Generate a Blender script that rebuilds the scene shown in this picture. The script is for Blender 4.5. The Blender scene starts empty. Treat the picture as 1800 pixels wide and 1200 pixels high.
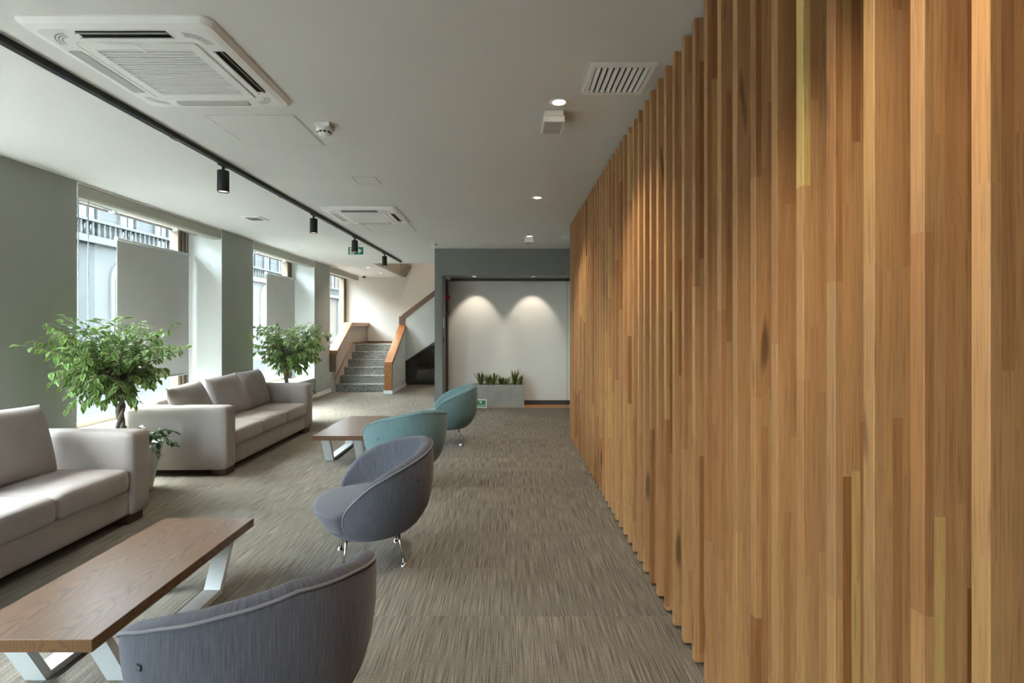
import bpy, bmesh, math, random
from mathutils import Vector, Matrix, Euler
from mathutils import noise as mnoise
random.seed(7)
PI = math.pi
R = math.radians
SC = bpy.context.scene
COL = SC.collection

# ------------------------------------------------------------------ camera, world, sun, exposure
CAMZ = 1.465
H = 2.80
cam_d = bpy.data.cameras.new('camera')
cam = bpy.data.objects.new('camera', cam_d)
COL.objects.link(cam)
cam.location = (0, 0, CAMZ)
cam.rotation_euler = (R(90), 0, 0)
cam_d.sensor_fit = 'HORIZONTAL'
cam_d.sensor_width = 36.0
cam_d.lens = 36.0 * 870 / 1800
cam_d.shift_x = 6 / 1800
cam_d.shift_y = -27 / 1800
cam_d.clip_start = 0.05
cam_d.clip_end = 300
SC.camera = cam

world = bpy.data.worlds.new('sky')
SC.world = world
world.use_nodes = True
wn = world.node_tree
bg = wn.nodes['Background']
sky = wn.nodes.new('ShaderNodeTexSky')
sky.sky_type = 'NISHITA'
sky.sun_disc = False
sky.sun_elevation = R(62)
sky.sun_rotation = R(-80)
sky.dust_density = 2.5
sky.air_density = 1.0
hs = wn.nodes.new('ShaderNodeHueSaturation')
hs.inputs['Saturation'].default_value = 0.42
wn.links.new(sky.outputs[0], hs.inputs['Color'])
wn.links.new(hs.outputs[0], bg.inputs['Color'])
bg.inputs['Strength'].default_value = 1.25

sun_d = bpy.data.lights.new('sun', 'SUN')
sun_d.energy = 4.0
sun_d.angle = R(0.6)
sun_d.color = (1.0, 0.95, 0.88)
sun = bpy.data.objects.new('sun', sun_d)
COL.objects.link(sun)
sun.location = (-20, 8, 30)
sun.rotation_euler = Vector((0.40, -0.16, -1.0)).to_track_quat('-Z', 'Y').to_euler()

SC.view_settings.view_transform = 'Standard'
SC.view_settings.look = 'None'
SC.view_settings.gamma = 1.0
SC.view_settings.use_curve_mapping = False
SC.view_settings.exposure = 2.65
SC.cycles.max_bounces = 12
SC.cycles.diffuse_bounces = 8
SC.cycles.glossy_bounces = 4
SC.cycles.transparent_max_bounces = 12
SC.cycles.sample_clamp_indirect = 6.0

# ------------------------------------------------------------------ materials
def srgb(r, g, b):
    def f(c):
        c /= 255.0
        return c / 12.92 if c <= 0.04045 else ((c + 0.055) / 1.055) ** 2.4
    return (f(r), f(g), f(b), 1.0)

class NT:
    """small helper for node trees"""
    def __init__(s, name):
        s.m = bpy.data.materials.new(name)
        s.m.use_nodes = True
        s.t = s.m.node_tree
        s.b = s.t.nodes['Principled BSDF']
        s.out = s.t.nodes['Material Output']
    def n(s, kind, **kw):
        nd = s.t.nodes.new(kind)
        for k, v in kw.items():
            setattr(nd, k, v)
        return nd
    def l(s, a, b):
        s.t.links.new(a, b)
    def math(s, op, a, b=None, c=None):
        nd = s.n('ShaderNodeMath', operation=op)
        for i, v in enumerate((a, b, c)):
            if v is None:
                continue
            if isinstance(v, (int, float)):
                nd.inputs[i].default_value = v
            else:
                s.l(v, nd.inputs[i])
        return nd.outputs[0]
    def coord(s, scale=(1, 1, 1), kind='Object', loc=(0, 0, 0)):
        tc = s.n('ShaderNodeTexCoord')
        mp = s.n('ShaderNodeMapping')
        mp.inputs['Scale'].default_value = scale
        mp.inputs['Location'].default_value = loc
        s.l(tc.outputs[kind], mp.inputs['Vector'])
        return mp.outputs[0]
    def world(s, scale=(1, 1, 1)):
        g = s.n('ShaderNodeNewGeometry')
        mp = s.n('ShaderNodeMapping')
        mp.inputs['Scale'].default_value = scale
        s.l(g.outputs['Position'], mp.inputs['Vector'])
        return mp.outputs[0]
    def noise(s, vec, scale=5, detail=3, rough=0.5, dist=0.0):
        nd = s.n('ShaderNodeTexNoise')
        nd.inputs['Scale'].default_value = scale
        nd.inputs['Detail'].default_value = detail
        nd.inputs['Roughness'].default_value = rough
        nd.inputs['Distortion'].default_value = dist
        s.l(vec, nd.inputs['Vector'])
        return nd.outputs['Fac']
    def ramp(s, fac, stops, interp='LINEAR'):
        nd = s.n('ShaderNodeValToRGB')
        cr = nd.color_ramp
        cr.interpolation = interp
        while len(cr.elements) < len(stops):
            cr.elements.new(0.5)
        for e, (p, c) in zip(cr.elements, stops):
            e.position = p
            e.color = c
        s.l(fac, nd.inputs[0])
        return nd.outputs[0]
    def mix(s, fac, a, b, blend='MIX'):
        nd = s.n('ShaderNodeMix', data_type='RGBA', blend_type=blend)
        if isinstance(fac, (int, float)):
            nd.inputs[0].default_value = fac
        else:
            s.l(fac, nd.inputs[0])
        for i, v in ((6, a), (7, b)):
            if isinstance(v, tuple):
                nd.inputs[i].default_value = v
            else:
                s.l(v, nd.inputs[i])
        return nd.outputs[2]
    def color(s, c):
        if isinstance(c, tuple):
            s.b.inputs['Base Color'].default_value = c
        else:
            s.l(c, s.b.inputs['Base Color'])
    def set(s, rough=0.5, metal=0.0, spec=0.5):
        s.b.inputs['Roughness'].default_value = rough
        s.b.inputs['Metallic'].default_value = metal
        s.b.inputs['Specular IOR Level'].default_value = spec
    def bump(s, h, strength=0.3, dist=0.01):
        nd = s.n('ShaderNodeBump')
        nd.inputs['Strength'].default_value = strength
        nd.inputs['Distance'].default_value = dist
        s.l(h, nd.inputs['Height'])
        s.l(nd.outputs[0], s.b.inputs['Normal'])

def k(c, f):
    return (min(c[0] * f, 1), min(c[1] * f, 1), min(c[2] * f, 1), 1)

def plain(name, c, rough=0.5, metal=0.0, spec=0.5, var=0.05, scale=8.0):
    t = NT(name)
    f = t.noise(t.coord(), scale, 3)
    t.color(t.ramp(f, [(0.3, k(c, 1 - var)), (0.7, k(c, 1 + var))]))
    t.set(rough, metal, spec)
    return t.m

def paint(name, c, rough=0.75):
    t = NT(name)
    f = t.noise(t.world(), 1.3, 4)
    t.color(t.ramp(f, [(0.3, k(c, 0.975)), (0.7, k(c, 1.02))]))
    t.set(rough, 0, 0.3)
    t.bump(t.noise(t.world(), 260, 2), 0.06, 0.002)
    return t.m

def glow(name, c, strength):
    t = NT(name)
    t.color((0.8, 0.8, 0.8, 1))
    t.b.inputs['Emission Color'].default_value = c
    t.b.inputs['Emission Strength'].default_value = strength
    return t.m

M = {}
M['ceiling'] = paint('ceiling_paint', (0.69, 0.69, 0.665, 1))
M['pillar'] = paint('grey_green_paint', (0.36, 0.375, 0.345, 1))
M['reveal'] = paint('white_reveal_paint', (0.64, 0.66, 0.645, 1))
M['white_wall'] = paint('white_wall_paint', (0.70, 0.69, 0.665, 1))
M['stair_wall'] = paint('cream_wall_paint', (0.56, 0.52, 0.46, 1))
M['stringer'] = paint('pale_grey_paint', (0.56, 0.58, 0.57, 1))
M['portal'] = paint('slate_grey_paint', (0.235, 0.248, 0.238, 1), 0.6)
M['taupe'] = paint('taupe_paint', (0.33, 0.29, 0.25, 1))
M['dark_base'] = plain('dark_skirting', (0.045, 0.045, 0.05, 1), 0.5)
M['white'] = plain('white_plastic', (0.84, 0.84, 0.82, 1), 0.45, var=0.015)
M['white_trim'] = plain('white_trim_paint', (0.72, 0.73, 0.72, 1), 0.5, var=0.02)
M['sill'] = plain('white_sill', (0.56, 0.57, 0.56, 1), 0.35, var=0.02)
M['black'] = plain('black_metal', (0.022, 0.024, 0.026, 1), 0.42, 0.3)
M['dark_slot'] = plain('dark_slot', (0.02, 0.02, 0.02, 1), 0.7)
M['flap'] = plain('grey_flap', (0.45, 0.45, 0.43, 1), 0.5)
M['grille_dark'] = plain('grille_shadow_grey', (0.06, 0.055, 0.05, 1), 0.7)
M['chrome'] = plain('chrome', (0.72, 0.72, 0.72, 1), 0.16, 1.0, var=0.02)
M['silver'] = plain('silver_powder_coat', (0.60, 0.62, 0.62, 1), 0.38, 0.15, var=0.02)
M['bronze'] = plain('bronze_frame', (0.20, 0.155, 0.105, 1), 0.45, 0.35)
M['blind'] = plain('blind_fabric', (0.42, 0.42, 0.36, 1), 0.85, var=0.02)
M['screen'] = plain('screen_fabric', (0.47, 0.47, 0.44, 1), 0.9, var=0.02, scale=3)
M['concrete'] = plain('concrete_grey', (0.33, 0.33, 0.30, 1), 0.8, var=0.09, scale=6)
M['pot'] = plain('pale_pot', (0.55, 0.56, 0.55, 1), 0.6, var=0.03)
M['soil'] = plain('dark_soil', (0.05, 0.036, 0.025, 1), 0.95, var=0.4, scale=60)
M['bark'] = plain('ficus_bark', (0.20, 0.16, 0.125, 1), 0.85, var=0.3, scale=40)
M['red'] = plain('red_plastic', (0.42, 0.035, 0.02, 1), 0.4)
M['foot_wood'] = plain('dark_foot_wood', (0.075, 0.035, 0.022, 1), 0.5, var=0.2, scale=30)
M['green_sign'] = plain('sign_green', (0.01, 0.22, 0.11, 1), 0.5, var=0.02)
M['sign_white'] = plain('sign_white', (0.80, 0.82, 0.80, 1), 0.5, var=0.01)
M['label_dark'] = plain('label_navy', (0.012, 0.014, 0.025, 1), 0.6)
M['label_light'] = plain('label_grey', (0.28, 0.29, 0.32, 1), 0.6)
M['lamp_glow'] = glow('downlight_glow', (1.0, 0.86, 0.66, 1), 0.9)
M['spot_glow'] = glow('track_spot_glow', (1.0, 0.68, 0.42, 1), 0.35)
M['strip_glow'] = glow('linear_lamp_glow', (1.0, 0.72, 0.48, 1), 0.35)
M['oak_floor'] = plain('orange_floor_wood', (0.42, 0.20, 0.075, 1), 0.45, var=0.15, scale=15)
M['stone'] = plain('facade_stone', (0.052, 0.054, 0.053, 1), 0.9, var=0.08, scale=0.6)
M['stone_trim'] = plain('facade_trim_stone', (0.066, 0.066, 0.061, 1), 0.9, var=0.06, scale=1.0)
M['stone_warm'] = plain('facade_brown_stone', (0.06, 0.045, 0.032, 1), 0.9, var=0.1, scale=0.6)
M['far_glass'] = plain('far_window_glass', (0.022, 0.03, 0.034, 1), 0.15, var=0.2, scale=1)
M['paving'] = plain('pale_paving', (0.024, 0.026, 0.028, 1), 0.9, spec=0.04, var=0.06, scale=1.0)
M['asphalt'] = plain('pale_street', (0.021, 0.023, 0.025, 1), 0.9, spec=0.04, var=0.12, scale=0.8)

def glass_mat():
    t = NT('clear_glass')
    tr = t.n('ShaderNodeBsdfTransparent')
    tr.inputs[0].default_value = (0.90, 0.955, 0.945, 1)
    gl = t.n('ShaderNodeBsdfGlossy')
    gl.inputs['Roughness'].default_value = 0.02
    fr = t.n('ShaderNodeFresnel')
    fr.inputs[0].default_value = 1.35
    mx = t.n('ShaderNodeMixShader')
    ge = t.n('ShaderNodeNewGeometry')
    t.l(t.math('MULTIPLY', fr.outputs[0], t.math('SUBTRACT', 1.0, ge.outputs['Backfacing'])), mx.inputs[0])
    t.l(tr.outputs[0], mx.inputs[1])
    t.l(gl.outputs[0], mx.inputs[2])
    t.l(mx.outputs[0], t.out.inputs[0])
    return t.m
M['glass'] = glass_mat()

def carpet():
    t = NT('ribbed_carpet')
    g = t.n('ShaderNodeNewGeometry')
    sp = t.n('ShaderNodeSeparateXYZ')
    t.l(g.outputs['Position'], sp.inputs[0])
    x, y = sp.outputs[0], sp.outputs[1]
    ix = t.math('FLOOR', t.math('DIVIDE', x, 0.5))
    iy = t.math('FLOOR', t.math('DIVIDE', y, 0.5))
    cb = t.n('ShaderNodeCombineXYZ')
    t.l(ix, cb.inputs[0]); t.l(iy, cb.inputs[1])
    wn_ = t.n('ShaderNodeTexWhiteNoise', noise_dimensions='2D')
    t.l(cb.outputs[0], wn_.inputs['Vector'])
    rnd = wn_.outputs['Value']
    def streak(sx, sy, sh):
        c = t.n('ShaderNodeCombineXYZ')
        t.l(t.math('MULTIPLY', x, sx), c.inputs[0])
        t.l(t.math('ADD', t.math('MULTIPLY', y, sy), t.math('MULTIPLY', rnd, sh)), c.inputs[1])
        return t.noise(c.outputs[0], 1.0, 2, 0.55)
    fine = streak(250, 4.0, 37)
    wide = streak(95, 1.2, 91)
    speck = t.noise(t.world((330, 120, 1)), 1.0, 2, 0.6)
    f = t.math('ADD', t.math('MULTIPLY', fine, 0.54), t.math('ADD', t.math('MULTIPLY', wide, 0.13), t.math('MULTIPLY', speck, 0.33)))
    col = t.ramp(f, [(0.36, (0.055, 0.049, 0.041, 1)), (0.47, (0.160, 0.143, 0.117, 1)), (0.55, (0.240, 0.217, 0.179, 1)), (0.66, (0.35, 0.318, 0.266, 1))])
    tone = t.ramp(rnd, [(0, (0.93, 0.93, 0.93, 1)), (1, (1.05, 1.05, 1.05, 1))])
    t.color(t.mix(1.0, col, tone, 'MULTIPLY'))
    t.set(0.95, 0, 0.15)
    t.bump(f, 0.5, 0.004)
    return t.m
M['carpet'] = carpet()

def slat_wood():
    t = NT('laminated_slat_wood')
    tc = t.n('ShaderNodeTexCoord')
    sp = t.n('ShaderNodeSeparateXYZ')
    t.l(tc.outputs['Object'], sp.inputs[0])
    x, y, z = sp.outputs
    oi = t.n('ShaderNodeObjectInfo')
    rnd = t.math('MULTIPLY', oi.outputs['Random'], 97.0)
    row = t.math('FLOOR', t.math('DIVIDE', t.math('ADD', x, 0.002), 0.0215))
    def white(a, b, c):
        cb = t.n('ShaderNodeCombineXYZ')
        for i, v in enumerate((a, b, c)):
            if isinstance(v, (int, float)):
                cb.inputs[i].default_value = v
            else:
                t.l(v, cb.inputs[i])
        w = t.n('ShaderNodeTexWhiteNoise', noise_dimensions='3D')
        t.l(cb.outputs[0], w.inputs['Vector'])
        return w.outputs['Value']
    s1 = white(row, rnd, 3.3)
    ln = t.math('ADD', t.math('MULTIPLY', s1, 0.55), 0.42)
    cell = t.math('FLOOR', t.math('ADD', t.math('DIVIDE', z, ln), t.math('MULTIPLY', s1, 31.7)))
    tone = white(row, t.math('ADD', rnd, 11.0), cell)
    col = t.ramp(tone, [(0.0, srgb(156, 106, 62)), (0.12, srgb(178, 130, 86)), (0.40, srgb(194, 146, 98)),
                        (0.62, srgb(203, 157, 106)), (0.86, srgb(186, 144, 100)), (0.985, srgb(206, 164, 106)), (1.0, srgb(222, 192, 122))])
    cb = t.n('ShaderNodeCombineXYZ')
    t.l(t.math('ADD', t.math('MULTIPLY', x, 190), t.math('MULTIPLY', tone, 50)), cb.inputs[0])
    t.l(t.math('MULTIPLY', y, 190), cb.inputs[1])
    t.l(t.math('ADD', t.math('MULTIPLY', z, 5), rnd), cb.inputs[2])
    gr = t.noise(cb.outputs[0], 1.0, 4, 0.6, 0.6)
    gcol = t.ramp(gr, [(0.28, (0.66, 0.60, 0.54, 1)), (0.5, (1, 1, 1, 1)), (0.75, (1.1, 1.08, 1.05, 1))])
    c2 = t.mix(1.0, col, gcol, 'MULTIPLY')
    # knots
    cbk = t.n('ShaderNodeCombineXYZ')
    t.l(t.math('MULTIPLY', x, 14), cbk.inputs[0]); t.l(t.math('MULTIPLY', y, 14), cbk.inputs[1])
    t.l(t.math('ADD', t.math('MULTIPLY', z, 2.4), rnd), cbk.inputs[2])
    kn = t.noise(cbk.outputs[0], 1.0, 1, 0.4)
    kf = t.ramp(kn, [(0.70, (0, 0, 0, 1)), (0.78, (1, 1, 1, 1))])
    c3 = t.mix(t.math('MULTIPLY', kf, 0.7), c2, (0.07, 0.035, 0.015, 1))
    t.color(c3)
    t.set(0.42, 0, 0.4)
    t.bump(gr, 0.12, 0.002)
    return t.m
M['slat'] = slat_wood()

def table_wood():
    t = NT('walnut_veneer')
    tc = t.n('ShaderNodeTexCoord')
    sp = t.n('ShaderNodeSeparateXYZ')
    t.l(tc.outputs['Object'], sp.inputs[0])
    x, y, z = sp.outputs
    # two book-matched veneer sheets with cathedral grain
    xs = t.math('SUBTRACT', t.math('ABSOLUTE', x), 0.12)
    wob = t.noise(t.coord((7, 2.0, 7)), 1.0, 3, 0.55)
    wob2 = t.noise(t.coord((40, 6, 40)), 1.0, 2, 0.5)
    ph = t.math('ADD', t.math('MULTIPLY', y, 7.0), t.math('MULTIPLY', t.math('MULTIPLY', xs, xs), 330.0))
    ph = t.math('ADD', ph, t.math('ADD', t.math('MULTIPLY', wob, 4.2), t.math('MULTIPLY', wob2, 0.7)))
    fr = t.math('FRACT', t.math('MULTIPLY', ph, 1.35))
    line = t.ramp(fr, [(0.0, (0.25, 0.25, 0.25, 1)), (0.16, (0.85, 0.85, 0.85, 1)), (0.75, (1, 1, 1, 1)), (1.0, (0.45, 0.45, 0.45, 1))])
    fine = t.noise(t.coord((260, 7, 260)), 1.0, 3, 0.6)
    base = t.ramp(fine, [(0.30, srgb(76, 51, 29)), (0.5, srgb(106, 73, 43)), (0.75, srgb(122, 87, 53))])
    t.color(t.mix(0.75, base, line, 'MULTIPLY'))
    t.set(0.36, 0, 0.5)
    t.bump(fine, 0.08, 0.002)
    return t.m
M['table'] = table_wood()

def cap_wood(name, a, b):
    t = NT(name)
    f = t.noise(t.coord((30, 4, 30)), 1.5, 4, 0.6, 0.5)
    t.color(t.ramp(f, [(0.3, a), (0.7, b)]))
    t.set(0.33, 0, 0.5)
    return t.m
M['cap'] = cap_wood('varnished_handrail_wood', srgb(128, 78, 38), srgb(168, 110, 58))
M['cap_dark'] = cap_wood('brown_trim_wood', srgb(92, 66, 48), srgb(118, 88, 66))

def granite():
    t = NT('grey_granite')
    f = t.noise(t.world(), 55, 3, 0.7)
    t.color(t.ramp(f, [(0.36, (0.035, 0.035, 0.03, 1)), (0.47, (0.15, 0.148, 0.132, 1)), (0.56, (0.27, 0.265, 0.235, 1)), (0.66, (0.40, 0.395, 0.35, 1))]))
    t.set(0.25, 0, 0.5)
    return t.m
M['granite'] = granite()

def dark_panel():
    t = NT('glossy_dark_panel')
    f = t.noise(t.world(), 3, 3)
    t.color(t.ramp(f, [(0.3, (0.012, 0.010, 0.008, 1)), (0.7, (0.02, 0.017, 0.013, 1))]))
    t.set(0.06, 0, 0.6)
    return t.m
M['dark_panel'] = dark_panel()

def fabric(name, a, b, scale=380, bump=0.25, ribs=False, rough=0.9):
    t = NT(name)
    f = t.noise(t.coord(), scale, 2, 0.6)
    big = t.noise(t.coord(), 5, 3, 0.5)
    h = f
    if ribs:
        tc = t.n('ShaderNodeTexCoord')
        sp = t.n('ShaderNodeSeparateXYZ')
        t.l(tc.outputs['Object'], sp.inputs[0])
        an = t.math('ARCTAN2', sp.outputs[1], sp.outputs[0])
        cb = t.n('ShaderNodeCombineXYZ')
        t.l(t.math('MULTIPLY', an, 95), cb.inputs[0])
        t.l(t.math('MULTIPLY', sp.outputs[2], 9), cb.inputs[1])
        rib = t.noise(cb.outputs[0], 1.0, 2, 0.5)
        h = t.math('ADD', t.math('MULTIPLY', f, 0.5), t.math('MULTIPLY', rib, 0.5))
        c = t.ramp(h, [(0.36, a), (0.64, b)])
    else:
        c = t.ramp(t.math('ADD', t.math('MULTIPLY', f, 0.6), t.math('MULTIPLY', big, 0.4)), [(0.35, a), (0.65, b)])
    t.color(c)
    t.set(rough, 0, 0.2)
    t.b.inputs['Sheen Weight'].default_value = 0.15
    t.bump(h, bump, 0.003)
    return t.m
M['sofa'] = fabric('taupe_suede', (0.318, 0.276, 0.254, 1), (0.385, 0.338, 0.314, 1), 300, 0.12)
M['grey_shell'] = fabric('slate_rib_fabric', (0.056, 0.058, 0.074, 1), (0.122, 0.126, 0.152, 1), 500, 0.3, True)
M['grey_seat'] = fabric('slate_plain_fabric', (0.082, 0.082, 0.094, 1), (0.125, 0.125, 0.140, 1), 420, 0.25)
M['teal_shell'] = fabric('teal_rib_fabric', (0.100, 0.172, 0.182, 1), (0.165, 0.260, 0.270, 1), 500, 0.35, True)
M['teal_seat'] = fabric('teal_plain_fabric', (0.115, 0.195, 0.205, 1), (0.165, 0.255, 0.265, 1), 420, 0.25)
M['grey_pipe'] = plain('grey_piping', (0.19, 0.19, 0.21, 1), 0.9)
M['teal_pipe'] = plain('teal_piping', (0.20, 0.34, 0.34, 1), 0.9)

def leaf_mat(name, a, b, trans=0.35):
    t = NT(name)
    f = t.noise(t.world(), 14, 2)
    c = t.ramp(f, [(0.3, a), (0.7, b)])
    t.color(c)
    t.set(0.42, 0, 0.4)
    tl = t.n('ShaderNodeBsdfTranslucent')
    t.l(c, tl.inputs[0])
    mx = t.n('ShaderNodeMixShader')
    mx.inputs[0].default_value = trans
    t.l(t.b.outputs[0], mx.inputs[1])
    t.l(tl.outputs[0], mx.inputs[2])
    t.l(mx.outputs[0], t.out.inputs[0])
    return t.m
M['leaf'] = leaf_mat('ficus_leaf_green', (0.075, 0.18, 0.03, 1), (0.19, 0.35, 0.06, 1))
M['leaf_edge'] = leaf_mat('ficus_leaf_cream_edge', (0.32, 0.42, 0.16, 1), (0.55, 0.60, 0.32, 1))
M['shrub'] = leaf_mat('shrub_leaf_dark', (0.035, 0.075, 0.03, 1), (0.08, 0.14, 0.055, 1), 0.2)
M['snake'] = leaf_mat('snake_leaf_green', (0.025, 0.065, 0.02, 1), (0.06, 0.12, 0.035, 1), 0.1)
M['snake_edge'] = leaf_mat('snake_leaf_yellow_edge', (0.30, 0.30, 0.10, 1), (0.45, 0.44, 0.18, 1), 0.1)

# ------------------------------------------------------------------ mesh helpers
def obj(name, bm, mat, parent=None, smooth=False, loc=None, rot=None):
    me = bpy.data.meshes.new(name)
    bm.normal_update()
    bm.to_mesh(me)
    bm.free()
    for m in (mat if isinstance(mat, (list, tuple)) else [mat]):
        me.materials.append(m)
    if smooth:
        for p in me.polygons:
            p.use_smooth = True
    o = bpy.data.objects.new(name, me)
    COL.objects.link(o)
    if parent:
        o.parent = parent
    if loc:
        o.location = loc
    if rot:
        o.rotation_euler = rot
    return o

def inst(name, src, parent=None, loc=(0, 0, 0), rot=(0, 0, 0), scale=(1, 1, 1)):
    o = bpy.data.objects.new(name, src.data)
    COL.objects.link(o)
    o.parent = parent
    o.location = loc
    o.rotation_euler = rot
    o.scale = scale
    return o

def empty(name, loc=(0, 0, 0), rz=0.0):
    o = bpy.data.objects.new(name, None)
    o.empty_display_size = 0.1
    COL.objects.link(o)
    o.location = loc
    o.rotation_euler = (0, 0, rz)
    return o

def tag(o, label, cat, group=None, kind=None):
    o['label'] = label
    o['category'] = cat
    if group:
        o['group'] = group
    if kind:
        o['kind'] = kind
    return o

def struct(o, label=None):
    o['kind'] = 'structure'
    if label:
        o['label'] = label
    return o

def thing(name, loc, label, cat, group=None, rz=0.0):
    return tag(empty(name, loc, rz), label, cat, group)

def copy_tree(o, parent=None):
    c = o.copy()
    COL.objects.link(c)
    c.parent = parent
    for ch in list(o.children):
        copy_tree(ch, c)
    return c

def box(bm, x0, x1, y0, y1, z0, z1, mi=0):
    vs = [bm.verts.new(p) for p in ((x0, y0, z0), (x1, y0, z0), (x1, y1, z0), (x0, y1, z0), (x0, y0, z1), (x1, y0, z1), (x1, y1, z1), (x0, y1, z1))]
    for f in ((0, 3, 2, 1), (4, 5, 6, 7), (0, 1, 5, 4), (1, 2, 6, 5), (2, 3, 7, 6), (3, 0, 4, 7)):
        fa = bm.faces.new([vs[i] for i in f])
        fa.material_index = mi
    return vs

def B(x0, x1, y0, y1, z0, z1, bev=0.0, seg=2):
    bm = bmesh.new()
    box(bm, x0, x1, y0, y1, z0, z1)
    if bev:
        bmesh.ops.bevel(bm, geom=list(bm.edges), offset=bev, segments=seg, profile=0.5, affect='EDGES')
    return bm

def prism(bm, pts, axis, a, b, mi=0):
    """extrude a polygon (2D pts) along an axis from a to b.  axis 'x': pts=(y,z); 'y': pts=(x,z); 'z': pts=(x,y)"""
    def P(p, t):
        return {'x': (t, p[0], p[1]), 'y': (p[0], t, p[1]), 'z': (p[0], p[1], t)}[axis]
    va = [bm.verts.new(P(p, a)) for p in pts]
    vb = [bm.verts.new(P(p, b)) for p in pts]
    n = len(pts)
    fs = [bm.faces.new(va), bm.faces.new(vb[::-1])]
    for i in range(n):
        j = (i + 1) % n
        fs.append(bm.faces.new((va[j], va[i], vb[i], vb[j])))
    for f in fs:
        f.material_index = mi
    bmesh.ops.recalc_face_normals(bm, faces=fs)

def tube(bm, pts, rad, n=8, caps=True, closed=False, mi=0):
    pts = [Vector(p) for p in pts]
    rads = rad if isinstance(rad, (list, tuple)) else [rad] * len(pts)
    rings = []
    up = None
    m = len(pts)
    for i, p in enumerate(pts):
        if closed:
            d = pts[(i + 1) % m] - pts[i - 1]
        else:
            d = pts[min(i + 1, m - 1)] - pts[max(i - 1, 0)]
        d.normalize()
        if up is None:
            up = Vector((0, 0, 1)) if abs(d.z) < 0.9 else Vector((1, 0, 0))
        s = d.cross(up)
        if s.length < 1e-6:
            s = d.orthogonal()
        s.normalize()
        up = s.cross(d).normalized()
        rings.append([bm.verts.new(p + (s * math.cos(2 * PI * j / n) + up * math.sin(2 * PI * j / n)) * rads[i]) for j in range(n)])
    rr = list(zip(rings, rings[1:]))
    if closed:
        rr.append((rings[-1], rings[0]))
    for a, b in rr:
        for j in range(n):
            f = bm.faces.new((a[j], a[(j + 1) % n], b[(j + 1) % n], b[j]))
            f.material_index = mi
            f.smooth = True
    if caps and not closed:
        bm.faces.new(rings[0][::-1]).material_index = mi
        bm.faces.new(rings[-1]).material_index = mi

def lathe(bm, prof, n=24, c=(0, 0, 0), mi=0):
    """prof: list of (r,z); poles closed when r==0"""
    rings = []
    for r, z in prof:
        if r < 1e-6:
            rings.append([bm.verts.new((c[0], c[1], c[2] + z))])
        else:
            rings.append([bm.verts.new((c[0] + r * math.cos(2 * PI * j / n), c[1] + r * math.sin(2 * PI * j / n), c[2] + z)) for j in range(n)])
    for a, b in zip(rings, rings[1:]):
        for j in range(n):
            j2 = (j + 1) % n
            if len(a) == 1 and len(b) == 1:
                continue
            if len(a) == 1:
                f = bm.faces.new((a[0], b[j2], b[j]))
            elif len(b) == 1:
                f = bm.faces.new((a[j], a[j2], b[0]))
            else:
                f = bm.faces.new((a[j], a[j2], b[j2], b[j]))
            f.material_index = mi
            f.smooth = True
    bmesh.ops.recalc_face_normals(bm, faces=list(bm.faces))

def soft_box(sx, sy, sz, r, n=10, crown=0.0, bulge=0.0, wob=0.0, seed=0.0):
    """box with rounded edges, centred; crown lifts the top/bottom middle, bulge pushes the sides out"""
    bm = bmesh.new()
    bmesh.ops.create_cube(bm, size=2.0)
    bmesh.ops.subdivide_edges(bm, edges=list(bm.edges), cuts=n, use_grid_fill=True)
    hx, hy, hz = sx / 2, sy / 2, sz / 2
    for v in bm.verts:
        u = Vector(v.co)
        q = Vector([math.copysign(abs(c) ** 0.62, c) for c in u])
        p = Vector((q.x * hx, q.y * hy, q.z * hz))
        inner = Vector((max(-hx + r, min(hx - r, p.x)), max(-hy + r, min(hy - r, p.y)), max(-hz + r, min(hz - r, p.z))))
        d = p - inner
        if d.length > 1e-9:
            p = inner + d.normalized() * r
        if crown:
            w = (1 - (p.x / hx) ** 2) * (1 - (p.y / hy) ** 2)
            p.z += crown * max(w, 0) ** 0.6 * (p.z / hz)
        if bulge:
            w = (1 - (p.z / hz) ** 2)
            p.x += bulge * w * (p.x / hx) ** 3
            p.y += bulge * w * (p.y / hy) ** 3
        if wob:
            p += mnoise.noise_vector(p * 5 + Vector((seed, seed, seed))) * wob
        v.co = p
    return bm

def pillow(w, h, t, seed=0.0, n=22):
    """loose cushion in its own plane: x thickness, y width, z height"""
    bm = bmesh.new()
    gr = {}
    for side in (0, 1):
        for i in range(n + 1):
            for j in range(n + 1):
                s = -1 + 2 * i / n
                q = -1 + 2 * j / n
                edge = i in (0, n) or j in (0, n)
                if side == 1 and edge:
                    gr[(1, i, j)] = gr[(0, i, j)]
                    continue
                th = t / 2 * ((1 - abs(s) ** 3.2) * (1 - abs(q) ** 3.2)) ** 0.45
                pin = 1 - 0.035 * (1 - s * s) * abs(q) ** 4
                pin2 = 1 - 0.035 * (1 - q * q) * abs(s) ** 4
                y = s * w / 2 * pin2
                z = q * h / 2 * pin
                wr = mnoise.noise(Vector((y * 6 + seed, z * 6, seed * 3 + side * 7))) * 0.010 * (0.3 + abs(s * q))
                x = (th + wr * (0 if edge else 1)) * (1 if side == 0 else -1)
                gr[(side, i, j)] = bm.verts.new((x, y, z))
    for side in (0, 1):
        for i in range(n):
            for j in range(n):
                a, b, c, d = gr[(side, i, j)], gr[(side, i + 1, j)], gr[(side, i + 1, j + 1)], gr[(side, i, j + 1)]
                f = bm.faces.new((a, b, c, d) if side == 0 else (d, c, b, a))
                f.smooth = True
    return bm

# ------------------------------------------------------------------ the room
XL = -3.97          # inner face of the pillars
XG = -4.48          # glass plane
XO = -4.62          # outer face of the wall
WIN = [(-1.75, 0.55), (1.40, 3.70), (4.55, 6.85), (7.69, 10.12), (11.0, 13.5)]
YB = -3.0
YSTAIR = 13.5

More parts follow.
